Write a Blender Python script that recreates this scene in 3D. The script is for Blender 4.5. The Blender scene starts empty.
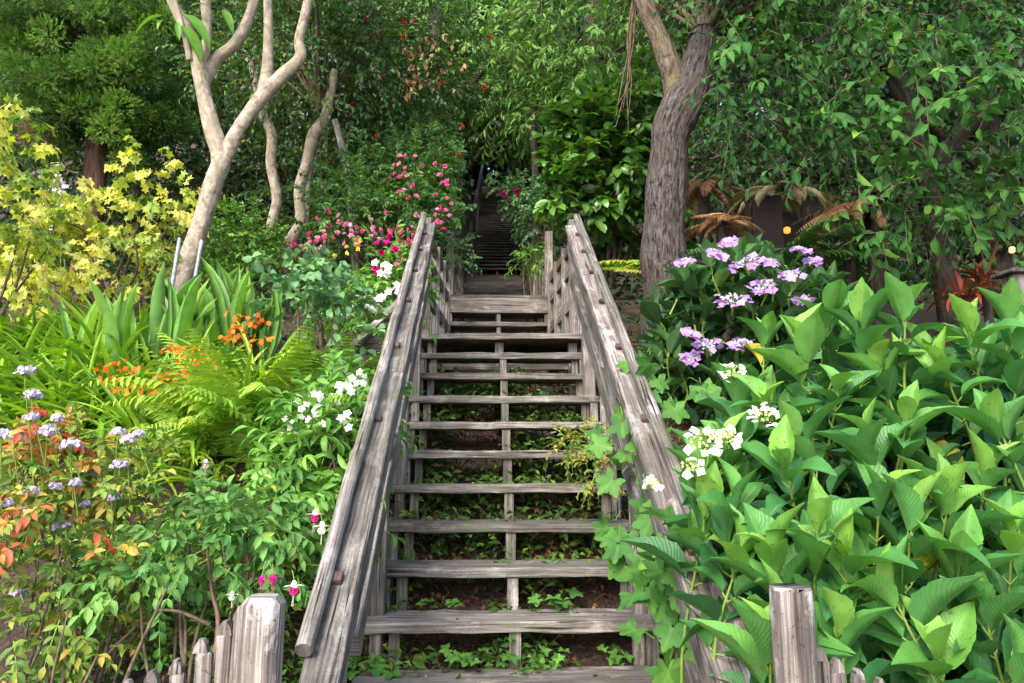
import bpy, bmesh, math, random
import numpy as np
from mathutils import Vector, Matrix, noise as mnoise

SC = bpy.context.scene
COL = SC.collection
RNG = np.random.default_rng(7)
random.seed(7)
A = np.array
PI = math.pi

# ------------------------------------------------------------------ camera
F = 740.0
W_, H_ = 1024, 683
CAM = A((-0.14, 0.0, 1.6))
PITCH, YAW = math.radians(9.4), math.radians(2.15)
FWD = A((math.sin(YAW) * math.cos(PITCH), math.cos(YAW) * math.cos(PITCH), math.sin(PITCH)))
RGT = A((math.cos(YAW), -math.sin(YAW), 0.0))
UPV = np.cross(RGT, FWD)

cam = bpy.data.cameras.new('camera')
cam.sensor_width = 36.0
cam.lens = F / W_ * 36.0
cam.clip_start = 0.05
cam.clip_end = 2000
co = bpy.data.objects.new('camera', cam)
COL.objects.link(co)
m = Matrix((RGT, UPV, -FWD)).transposed().to_4x4()
m.translation = Vector(CAM)
co.matrix_world = m
SC.camera = co


def P(px, py, d):
    """world point seen at pixel px,py at depth d along the axis"""
    return CAM + RGT * ((px - 512) / F * d) - UPV * ((py - 341.5) / F * d) + FWD * d


# ------------------------------------------------------------------ object bookkeeping
ORG = {}


def tag(o, label=None, cat=None, group=None, kind=None):
    if label: o['label'] = label
    if cat: o['category'] = cat
    if group: o['group'] = group
    if kind: o['kind'] = kind
    return o


def thing(name, label, cat, loc=(0, 0, 0), group=None):
    o = bpy.data.objects.new(name, None)
    COL.objects.link(o)
    o.empty_display_size = 0.1
    o.location = Vector(loc)
    ORG[o] = A(loc, dtype=float)
    return tag(o, label, cat, group)


def link(name, me, parent):
    o = bpy.data.objects.new(name, me)
    COL.objects.link(o)
    if parent is not None:
        o.parent = parent
        ORG[o] = ORG[parent]
    else:
        ORG[o] = np.zeros(3)
    return o


# ------------------------------------------------------------------ mesh builder
class MB:
    def __init__(self):
        self.v, self.f, self.uv, self.r, self.mi = [], [], [], [], []
        self.n = 0

    def raw(self, v, faces, uv=None, r=None, mi=0):
        v = np.asarray(v, float)
        k = len(v)
        self.v.append(v)
        self.uv.append(np.zeros((k, 2)) if uv is None else np.asarray(uv, float))
        self.r.append(np.zeros(k) if r is None else np.broadcast_to(np.asarray(r, float), (k,)))
        for f in faces:
            f = np.asarray(f, np.int64)
            if f.size:
                self.f.append(f + self.n)
                self.mi.append(np.full(len(f), mi))
        self.n += k

    def inst(self, tm, pos, d, nrm, size, rnd, mi=0, wid=None):
        """copies of template tm: +Y along d, +Z along nrm"""
        pos = np.asarray(pos, float); N = len(pos)
        if N == 0: return
        d = unit(np.asarray(d, float)); nrm = np.asarray(nrm, float)
        x = unit(np.cross(d, nrm)); z = np.cross(x, d)
        tv, tf, tu = tm
        s = np.broadcast_to(np.asarray(size, float), (N,))
        w = s if wid is None else s * np.broadcast_to(wid, (N,))
        V = (pos[:, None, :] + (tv[None, :, 0:1] * w[:, None, None]) * x[:, None, :]
             + (tv[None, :, 1:2] * s[:, None, None]) * d[:, None, :]
             + (tv[None, :, 2:3] * s[:, None, None]) * z[:, None, :])
        M = len(tv)
        off = (np.arange(N) * M)
        fs = [(f[None] + off[:, None, None]).reshape(-1, f.shape[1]) for f in tf]
        self.raw(V.reshape(-1, 3), fs, np.tile(tu, (N, 1)), np.repeat(np.broadcast_to(rnd, (N,)), M), mi)

    def inst_mix(self, tms, pos, d, nrm, size, rnd, mi=0, wid=None):
        N = len(pos)
        if N == 0: return
        ch = RNG.integers(0, len(tms), N)
        size = np.broadcast_to(np.asarray(size, float), (N,)); rnd = np.broadcast_to(np.asarray(rnd, float), (N,))
        if wid is not None: wid = np.broadcast_to(np.asarray(wid, float), (N,))
        for i, t in enumerate(tms):
            k = ch == i
            self.inst(t, pos[k], d[k], nrm[k], size[k], rnd[k], mi, None if wid is None else wid[k])

    def tube(self, pts, rad, ns=8, rnd=0.5, mi=0, cap=True, sub=4, v0=None):
        pts, rad = smooth(A(pts, dtype=float), A(rad, dtype=float), sub)
        n = len(pts)
        t = unit(np.gradient(pts, axis=0))
        ref = A((0, 0, 1.0)) if abs(t[0, 2]) < 0.9 else A((1.0, 0, 0))
        u = unit(np.cross(t[0], ref)); U = []
        for i in range(n):
            u = u - t[i] * np.dot(u, t[i]); u = u / (np.linalg.norm(u) + 1e-9); U.append(u)
        U = A(U); Vv = np.cross(t, U)
        a = np.linspace(0, 2 * PI, ns + 1)
        ring = pts[:, None] + rad[:, None, None] * (np.cos(a)[None, :, None] * U[:, None] + np.sin(a)[None, :, None] * Vv[:, None])
        L = np.concatenate([[0], np.cumsum(np.linalg.norm(np.diff(pts, axis=0), axis=1))])
        if v0 is None: v0 = RNG.random() * 5
        uu = np.stack([np.broadcast_to(a[None] * rad.mean(), (n, ns + 1)), np.broadcast_to(L[:, None] + v0, (n, ns + 1))], -1)
        i, j = np.meshgrid(np.arange(n - 1), np.arange(ns), indexing='ij')
        q = np.stack([i * (ns + 1) + j, i * (ns + 1) + j + 1, (i + 1) * (ns + 1) + j + 1, (i + 1) * (ns + 1) + j], -1).reshape(-1, 4)
        self.raw(ring.reshape(-1, 3), [q], uu.reshape(-1, 2), rnd, mi)
        if cap:
            for e in (0, n - 1):
                c = np.concatenate([ring[e, :ns], pts[e:e + 1]])
                k = np.arange(ns); tri = np.stack([k, (k + 1) % ns, np.full(ns, ns)], -1)
                if e == 0: tri = tri[:, ::-1]
                self.raw(c, [tri], np.c_[(c - pts[e]) @ U[e], (c - pts[e]) @ Vv[e]] * 0.3, rnd, mi)

    def twigs(self, s, d, L, droop, r, rnd=0.5, mi=1):
        """N thin drooping three-sided twigs"""
        N = len(s)
        if N == 0: return
        ts = A((0, .5, 1.0)); L = np.broadcast_to(L, (N,)); r = np.broadcast_to(r, (N,)); rnd = np.broadcast_to(rnd, (N,))
        p = s[:, None] + d[:, None] * (L[:, None] * ts)[..., None]
        p[..., 2] -= droop * L[:, None] * ts ** 2
        x = unit(np.cross(d, A((0.1, 0.2, 1.0)))); y = np.cross(d, x)
        a = A((0, 2 * PI / 3, 4 * PI / 3))
        off = np.cos(a)[None, :, None] * x[:, None] + np.sin(a)[None, :, None] * y[:, None]
        rr = r[:, None] * A((1, .8, .4))
        V = p[:, :, None, :] + off[:, None] * rr[:, :, None, None]
        q = []
        for i in range(2):
            for j in range(3):
                q.append((i * 3 + j, i * 3 + (j + 1) % 3, (i + 1) * 3 + (j + 1) % 3, (i + 1) * 3 + j))
        q = A(q)
        f = (q[None] + (np.arange(N) * 9)[:, None, None]).reshape(-1, 4)
        self.raw(V.reshape(-1, 3), [f], np.tile(np.c_[np.zeros(9), np.repeat(ts, 3)], (N, 1)), np.repeat(rnd, 9), mi)

    def build(self, name, mats, parent=None, smooth=True):
        v = np.concatenate(self.v)
        org = ORG[parent] if parent is not None else np.zeros(3)
        me = bpy.data.meshes.new(name)
        me.vertices.add(len(v)); me.vertices.foreach_set('co', (v - org).astype(np.float32).ravel())
        tot = np.concatenate([np.full(len(f), f.shape[1]) for f in self.f])
        li = np.concatenate([f.ravel() for f in self.f])
        me.loops.add(len(li)); me.loops.foreach_set('vertex_index', li.astype(np.int32))
        me.polygons.add(len(tot))
        me.polygons.foreach_set('loop_start', np.concatenate([[0], np.cumsum(tot)[:-1]]).astype(np.int32))
        me.polygons.foreach_set('material_index', np.concatenate(self.mi).astype(np.int32))
        me.polygons.foreach_set('use_smooth', np.full(len(tot), smooth))
        uvl = me.uv_layers.new(name='UVMap')
        uvl.data.foreach_set('uv', np.concatenate(self.uv)[li].astype(np.float32).ravel())
        at = me.attributes.new('rnd', 'FLOAT', 'POINT')
        at.data.foreach_set('value', np.concatenate(self.r).astype(np.float32))
        me.update(calc_edges=True)
        for mm in (mats if isinstance(mats, (list, tuple)) else [mats]): me.materials.append(mm)
        return link(name, me, parent)


def unit(a):
    return a / (np.linalg.norm(a, axis=-1, keepdims=True) + 1e-9)


def smooth(p, r, sub):
    if len(p) < 3 or sub <= 1:
        return p, r
    q = np.vstack([2 * p[0] - p[1], p, 2 * p[-1] - p[-2]])
    op, orr = [], []
    for i in range(len(p) - 1):
        for k in range(sub):
            t = k / sub
            a, b, c, d = q[i], q[i + 1], q[i + 2], q[i + 3]
            op.append(.5 * (2 * b + (c - a) * t + (2 * a - 5 * b + 4 * c - d) * t * t + (3 * b - a - 3 * c + d) * t ** 3))
            orr.append(r[i] * (1 - t) + r[i + 1] * t)
    op.append(p[-1]); orr.append(r[-1])
    return A(op), A(orr)


def rdir(n):
    return unit(RNG.normal(size=(n, 3)))


def V3(*a):
    return A(a, dtype=float)


# ------------------------------------------------------------------ leaf templates
def grid_faces(nr, nc):
    i, j = np.meshgrid(np.arange(nr - 1), np.arange(nc - 1), indexing='ij')
    return np.stack([i * nc + j, i * nc + j + 1, (i + 1) * nc + j + 1, (i + 1) * nc + j], -1).reshape(-1, 4)


def leaf(w=.5, n=3, c=2, peak=.45, fold=.25, bend=.25, serr=0.0, ripple=0.0, tip=1.0, pet=0.0, acum=0.0):
    """unit length leaf along +Y, pointed"""
    t = np.linspace(0, 1, n + 1)
    k = math.log(.5) / math.log(peak)
    prof = np.sin(PI * t ** k) ** (.8 * tip)
    if acum:
        q = np.clip((t - .5) / .5, 0, 1); prof = prof * (1 - acum * q * q * (3 - 2 * q) * (1 - .3 * q))
    prof[0] = prof[-1] = 0.02
    V, UVs = [], []
    for i, tt in enumerate(t):
        hw = .5 * w * prof[i] * (1 + (serr * (1 if i % 2 else -1) if 0 < i < n else 0))
        ang = bend * tt * 1.6
        y = math.sin(ang) / (bend * 1.6) if abs(bend) > 1e-4 else tt
        z = -(1 - math.cos(ang)) / (bend * 1.6) if abs(bend) > 1e-4 else 0
        for j in range(c + 1):
            s = (j / c - .5) * 2
            zz = abs(s) * hw * fold * 2 + ripple * math.sin(tt * 17 + s * 2) * hw * abs(s)
            V.append((s * hw, pet + y * (1 - pet) + zz * math.sin(ang) * .5, z + zz * math.cos(ang)))
            UVs.append((.5 + s * .5, tt))
    return A(V), [grid_faces(n + 1, c + 1)], A(UVs)


def lobed(nl=5, depth=.42, rings=3, cup=.15, teeth=.05, sag=.15):
    """palmate leaf, petiole at origin, blade out to y = 1"""
    na = nl * 8
    th = np.linspace(-PI * .86, PI * .86, na + 1)
    ph = (th / (PI * .86) + 1) / 2 * nl
    x = np.abs(((ph - .5) % 1 + .5) % 1 - .5) * 2
    lob = 1 - depth * (x ** .65)
    r = lob * (0.75 + .25 * np.cos(th * .8)) * (1 + teeth * np.where(np.arange(na + 1) % 2, 1, -1))
    c = A((0, .38))
    V = [(0, c[1] * .9, 0)]; U = [(.5, .38)]
    for k in range(1, rings + 1):
        f = k / rings
        for i in range(na + 1):
            rr = r[i] * f * .58
            px, py = math.sin(th[i]) * rr, c[1] + math.cos(th[i]) * rr
            V.append((px, py, cup * (f ** 2) * (.5 * math.cos(th[i] * nl * .58) + .2) * .5 - sag * (py ** 2) * .5)); U.append((.5 + px, py))
    tri = [(0, 1 + i, 2 + i) for i in range(na)]
    q = []
    for k in range(rings - 1):
        o = 1 + k * (na + 1)
        for i in range(na): q.append((o + i, o + i + 1, o + na + 2 + i, o + na + 1 + i))
    return A(V), [A(tri)[:, ::-1], A(q)], A(U)


def merge_t(parts):
    V, U, F3, F4, n = [], [], [], [], 0
    for v, fs, u in parts:
        V.append(v); U.append(u)
        for f in fs: (F3 if f.shape[1] == 3 else F4).append(f + n)
        n += len(v)
    fs = []
    if F3: fs.append(np.concatenate(F3))
    if F4: fs.append(np.concatenate(F4))
    return np.concatenate(V), fs, np.concatenate(U)


def place_t(t, pos, d, nrm, s, wid=1.0):
    d = unit(A(d, dtype=float)); x = unit(np.cross(d, A(nrm, dtype=float))); z = np.cross(x, d)
    v = A(pos) + t[0][:, 0:1] * s * wid * x + t[0][:, 1:2] * s * d + t[0][:, 2:3] * s * z
    return v, t[1], t[2]


def frond(bend=.6, npin=24, width=.32, sub=7, droop=.25, seed=0):
    """fern frond of unit length along +Y with pinnae cut into pinnules"""
    rg = np.random.default_rng(seed)
    parts = []
    pin = leaf(w=.55, n=2, c=2, fold=.1, bend=.1)
    for i in range(npin):
        t = .12 + .88 * i / npin
        ang = bend * t * 1.6
        p = A((0, math.sin(ang) / (bend * 1.6), -(1 - math.cos(ang)) / (bend * 1.6)))
        tan = A((0, math.cos(ang), -math.sin(ang))); nor = A((0, math.sin(ang), math.cos(ang)))
        L = width * (math.sin(PI * min(1, t * .92 + .1) ** .75) ** .8) + .01
        for sg in (-1, 1):
            d = unit(A((sg, 0, 0)) * .9 + tan * .45 - nor * droop * (.6 + .8 * rg.random()))
            side = unit(np.cross(nor, d))
            for k in range(sub):
                f = (k + .5) / sub
                l = L / sub * 2.1 * (1.05 - f * .75)
                q = p + d * L * f
                for s2 in (-1, 1):
                    parts.append(place_t(pin, q, d * .55 + side * s2, nor + .15 * rg.normal(size=3), l))
    ts = np.linspace(0, 1, 7)
    V, U = [], []
    for t in ts:
        ang = bend * t * 1.6
        for sx in (-1, 1):
            V.append((sx * .006 * (1.1 - t), math.sin(ang) / (bend * 1.6), -(1 - math.cos(ang)) / (bend * 1.6))); U.append((.5, t))
    parts.append((A(V), [grid_faces(7, 2)], A(U)))
    return merge_t(parts)


def frond_plain(bend=.6, npin=22, width=.22, droop=.25, seed=0, w=.2):
    rg = np.random.default_rng(seed)
    parts = []
    for i in range(npin):
        t = .1 + .9 * i / npin
        ang = bend * t * 1.6
        p = A((0, math.sin(ang) / (bend * 1.6), -(1 - math.cos(ang)) / (bend * 1.6)))
        tan = A((0, math.cos(ang), -math.sin(ang))); nor = A((0, math.sin(ang), math.cos(ang)))
        L = width * (math.sin(PI * min(1, t * .9 + .12) ** .8) ** .75) + .012
        for sg in (-1, 1):
            pin = leaf(w=w, n=7, c=2, peak=.35, fold=.2, bend=.25 + .3 * rg.random(), serr=.32)
            d = unit(A((sg, 0, 0)) * .95 + tan * (.35 + .3 * t) - nor * droop * (.4 + 1.0 * rg.random()))
            parts.append(place_t(pin, p, d, nor + .2 * rg.normal(size=3), L))
    ts = np.linspace(0, 1, 8); V, U = [], []
    for t in ts:
        ang = bend * t * 1.6
        for sx in (-1, 1):
            V.append((sx * .006 * (1.1 - t), math.sin(ang) / (bend * 1.6), -(1 - math.cos(ang)) / (bend * 1.6))); U.append((.5, t))
    parts.append((A(V), [grid_faces(8, 2)], A(U)))
    return merge_t(parts)


def spray_t(n=16, seed=0, thin=.1, wide=.5, flat=.6):
    """conifer spray: many thin leaflets along a short twig"""
    rg = np.random.default_rng(seed)
    lf = leaf(w=thin, n=1, c=2, peak=.5, fold=.3, bend=.2)
    lf = (A([(-thin / 2, .4, 0), (0, 0, 0), (thin / 2, .4, 0), (0, 1, 0)]), [A([(0, 1, 2, 3)])], A([(0, .4), (.5, 0), (1, .4), (.5, 1)]))
    parts = []
    for i in range(n):
        t = i / n
        a = rg.random() * 2 * PI
        d = A((math.cos(a) * wide, .75 + .3 * rg.random(), math.sin(a) * wide * flat))
        parts.append(place_t(lf, (0, t * .75, 0), d, (rg.normal() * .6, -.2, 1), .3 + .15 * rg.random()))
    return merge_t(parts)


def petal_flower(np_=5, w=.75, cup=.2, n=2):
    pt = leaf(w=w, n=n, c=2, peak=.6, fold=.05, bend=.25, tip=.6)
    parts = []
    for i in range(np_):
        a = 2 * PI * i / np_
        parts.append(place_t(pt, (0, 0, 0), (math.cos(a), math.sin(a), cup), (-math.cos(a) * cup, -math.sin(a) * cup, 1), .5))
    return merge_t(parts)


def blossom(n=18, seed=0):
    """full double flower: petals in whorls, unit diameter"""
    rg = np.random.default_rng(seed)
    pt = leaf(w=.85, n=2, c=2, peak=.65, fold=.35, bend=-.4, tip=.6)
    parts = []
    for i in range(n):
        a = i * 2.4; e = .1 + 1.2 * (1 - i / n) if i else .3
        e = .15 + 1.25 * i / n
        d = (math.cos(a) * math.cos(e), math.sin(a) * math.cos(e), math.sin(e))
        parts.append(place_t(pt, (0, 0, 0), d, (-math.cos(a) * math.sin(e), -math.sin(a) * math.sin(e), math.cos(e)), .55 - .15 * i / n))
    return merge_t(parts)


T_OV = [leaf(.46, 3, 2, .45, f, b) for f, b in ((.25, .2), (.35, .45), (.15, .65))]
T_SM = [leaf(.5, 2, 2, .45, f, b) for f, b in ((.25, .2), (.4, .5))]
T_RD = [leaf(.72, 3, 2, .5, f, b, tip=.7) for f, b in ((.25, .2), (.3, .5))]
T_NAR = [leaf(.24, 3, 2, .45, .25, b) for b in (.2, .5, .8)]
T_LANCE = [leaf(.3, 5, 2, .4, .3, b) for b in (.2, .5, .8)]
T_HYD = [leaf(.45, 14, 4, .42, f, b, .03, rp, .95, 0, .4) for f, b, rp in ((.42, .1, .04), (.5, .32, .06), (.36, .6, .05), (.65, .22, .07), (.3, .85, .06))]
T_STRAP = [leaf(.075, 8, 2, .35, .35, b, tip=.5) for b in (.3, .6, .95, 1.25)]
T_CANNA = [leaf(.22, 8, 2, .5, .5, b, ripple=.06, tip=.8) for b in (.05, .15, .3)]
T_LOBE = [lobed(5, .40, 3, .3, .05, s) for s in (.1, .35, .6)]
T_MAPLE = [lobed(5, .44, 2, .2, .0, s) for s in (.2, .5, .8)]
T_FROND = [frond(b, 22, w, 6, dr, i) for i, (b, w, dr) in enumerate(((.45, .2, .2), (.75, .22, .3), (1.0, .19, .4)))]
T_FRP = [frond_plain(b, 24, w, dr, i) for i, (b, w, dr) in enumerate(((.4, .19, .15), (.6, .2, .25), (.85, .18, .35), (1.1, .16, .5)))]
T_SPRAY = [spray_t(12, i, .34, .6, .8) for i in range(4)]
T_FEATH = [spray_t(14, 10 + i, .09, .9, .5) for i in range(3)]
T_FL5 = [petal_flower(5, .85, .25), petal_flower(5, .9, .1)]
T_FL4 = [petal_flower(4, 1.0, .2), petal_flower(4, 1.1, .05)]
T_ROSE = [blossom(20, 1), blossom(16, 2)]

# ------------------------------------------------------------------ materials
def nt_new(name):
    mt = bpy.data.materials.new(name)
    mt.use_nodes = True
    nt = mt.node_tree
    nt.nodes.clear()
    out = nt.nodes.new('ShaderNodeOutputMaterial')

    def N(kind, **kw):
        n = nt.nodes.new('ShaderNode' + kind)
        for k, v in kw.items():
            if k in n.inputs: n.inputs[k].default_value = v
            else: setattr(n, k, v)
        return n
    L = nt.links.new
    return mt, nt, N, L, out


def ramp(N, cols, pos=None):
    r = N('ValToRGB')
    e = r.color_ramp.elements
    n = len(cols)
    while len(e) < n: e.new(.5)
    for i, c in enumerate(cols):
        e[i].position = pos[i] if pos else i / max(1, n - 1)
        e[i].color = (*c, 1)
    return r


def mat_leaf(name, cols, pos=None, transl=.3, rough=.42, vein=0.0, back=.12, rib=.25, spec=.22, spots=None, ribc=None):
    mt, nt, N, L, out = nt_new(name)
    at = N('Attribute', attribute_name='rnd')
    rp = ramp(N, cols, pos)
    L(at.outputs['Fac'], rp.inputs[0])
    uv = N('UVMap', uv_map='UVMap')
    sp = N('SeparateXYZ'); L(uv.outputs[0], sp.inputs[0])
    m1 = N('Math', operation='SUBTRACT'); L(sp.outputs[0], m1.inputs[0]); m1.inputs[1].default_value = .5
    m2 = N('Math', operation='ABSOLUTE'); L(m1.outputs[0], m2.inputs[0])
    mr = N('MapRange'); L(m2.outputs[0], mr.inputs[0])
    mr.inputs[1].default_value = .0; mr.inputs[2].default_value = .07; mr.inputs[3].default_value = rib; mr.inputs[4].default_value = 0
    lite = N('MixRGB', blend_type='MIX'); L(mr.outputs[0], lite.inputs[0]); L(rp.outputs[0], lite.inputs[1])
    c = cols[-1]; lite.inputs[2].default_value = (*ribc, 1) if ribc else (min(1, c[0] * 1.5 + .05), min(1, c[1] * 1.3 + .05), c[2] + .04, 1)
    col = lite.outputs[0]
    geo = N('NewGeometry')
    # blotchy leaf-to-leaf and within-leaf tone
    tc = N('TexCoord')
    nz = N('TexNoise', Scale=14.0, Detail=3.0); L(tc.outputs['Object'], nz.inputs['Vector'])
    hs = N('HueSaturation')
    mv = N('MapRange'); L(nz.outputs[0], mv.inputs[0]); mv.inputs[1].default_value = .3; mv.inputs[2].default_value = .7; mv.inputs[3].default_value = .8; mv.inputs[4].default_value = 1.2
    L(mv.outputs[0], hs.inputs['Value']); L(col, hs.inputs['Color']); col = hs.outputs[0]
    if spots:
        n2 = N('TexNoise', Scale=60.0, Detail=2.0); L(tc.outputs['Object'], n2.inputs['Vector'])
        r2 = ramp(N, [(0, 0, 0), (1, 1, 1)], [.64, .72]); L(n2.outputs[0], r2.inputs[0])
        mx = N('MixRGB'); L(r2.outputs[0], mx.inputs[0]); L(col, mx.inputs[1]); mx.inputs[2].default_value = (*spots, 1); col = mx.outputs[0]
    bk = N('MixRGB', blend_type='MIX'); mb = N('Math', operation='MULTIPLY'); L(geo.outputs['Backfacing'], mb.inputs[0]); mb.inputs[1].default_value = back
    L(mb.outputs[0], bk.inputs[0]); L(col, bk.inputs[1]); bk.inputs[2].default_value = (.16, .28, .10, 1); col = bk.outputs[0]
    b = N('BsdfPrincipled', Roughness=rough)
    b.inputs['Specular IOR Level'].default_value = spec
    L(col, b.inputs['Base Color'])
    if vein > 0:
        # side veins rise from the midrib
        a1 = N('Math', operation='MULTIPLY'); L(m2.outputs[0], a1.inputs[0]); a1.inputs[1].default_value = -.55
        a2 = N('Math', operation='ADD'); L(sp.outputs[1], a2.inputs[0]); L(a1.outputs[0], a2.inputs[1])
        a3 = N('Math', operation='MULTIPLY'); L(a2.outputs[0], a3.inputs[0]); a3.inputs[1].default_value = 52.0
        a4 = N('Math', operation='SINE'); L(a3.outputs[0], a4.inputs[0])
        a5 = N('Math', operation='ABSOLUTE'); L(a4.outputs[0], a5.inputs[0])
        a6 = N('Math', operation='POWER'); L(a5.outputs[0], a6.inputs[0]); a6.inputs[1].default_value = .35
        vd = N('MapRange'); L(a6.outputs[0], vd.inputs[0]); vd.inputs[3].default_value = .8; vd.inputs[4].default_value = 1.06
        vm = N('HueSaturation'); L(col, vm.inputs['Color']); L(vd.outputs[0], vm.inputs['Value']); col = vm.outputs[0]; L(col, b.inputs['Base Color'])
        bp = N('Bump', Strength=vein, Distance=.004); L(a6.outputs[0], bp.inputs['Height']); L(bp.outputs[0], b.inputs['Normal'])
    tr = N('BsdfTranslucent')
    tm = N('MixRGB', blend_type='MULTIPLY'); tm.inputs[0].default_value = 1; L(col, tm.inputs[1]); tm.inputs[2].default_value = (1.0, 1.0, .55, 1)
    br = N('HueSaturation', Value=1.35, Saturation=1.05); L(tm.outputs[0], br.inputs['Color'])
    L(br.outputs[0], tr.inputs[0])
    mx = N('MixShader', Fac=transl); L(b.outputs[0], mx.inputs[1]); L(tr.outputs[0], mx.inputs[2])
    L(mx.outputs[0], out.inputs[0])
    return mt


def mat_petal(name, cols, transl=.3, rough=.55):
    return mat_leaf(name, cols, transl=transl, rough=rough, back=0, rib=0, spec=.2)


def mat_bark(name, dark, lite, sx=14, sy=3, bump=.6, dist=.02, moss=None, rough=.9, fine=60):
    mt, nt, N, L, out = nt_new(name)
    uv = N('UVMap', uv_map='UVMap')
    mp = N('Mapping'); mp.inputs['Scale'].default_value = (sx, sy, 1); L(uv.outputs[0], mp.inputs[0])
    n1 = N('TexNoise', Scale=1.0, Detail=7.0, Roughness=.65, Distortion=.6); L(mp.outputs[0], n1.inputs['Vector'])
    tc = N('TexCoord')
    n2 = N('TexNoise', Scale=fine * 1.0, Detail=4.0); L(tc.outputs['Object'], n2.inputs['Vector'])
    rp = ramp(N, [dark, tuple(.5 * (a + b) for a, b in zip(dark, lite)), lite], [.38, .5, .63]); L(n1.outputs[0], rp.inputs[0])
    mx = N('MixRGB', blend_type='OVERLAY', Fac=.45); L(rp.outputs[0], mx.inputs[1]); L(n2.outputs[0], mx.inputs[2])
    col = mx.outputs[0]
    if moss:
        n3 = N('TexNoise', Scale=3.5, Detail=5.0); L(tc.outputs['Object'], n3.inputs['Vector'])
        r3 = ramp(N, [(0, 0, 0), (1, 1, 1)], [.5, .68]); L(n3.outputs[0], r3.inputs[0])
        m3 = N('MixRGB'); L(r3.outputs[0], m3.inputs[0]); L(col, m3.inputs[1]); m3.inputs[2].default_value = (*moss, 1); col = m3.outputs[0]
    ad = N('Math', operation='MULTIPLY_ADD'); L(n2.outputs[0], ad.inputs[0]); ad.inputs[1].default_value = .25; L(n1.outputs[0], ad.inputs[2])
    bp = N('Bump', Strength=bump, Distance=dist); L(ad.outputs[0], bp.inputs['Height'])
    b = N('BsdfPrincipled', Roughness=rough); b.inputs['Specular IOR Level'].default_value = .2
    L(col, b.inputs['Base Color']); L(bp.outputs[0], b.inputs['Normal']); L(b.outputs[0], out.inputs[0])
    return mt


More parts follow.
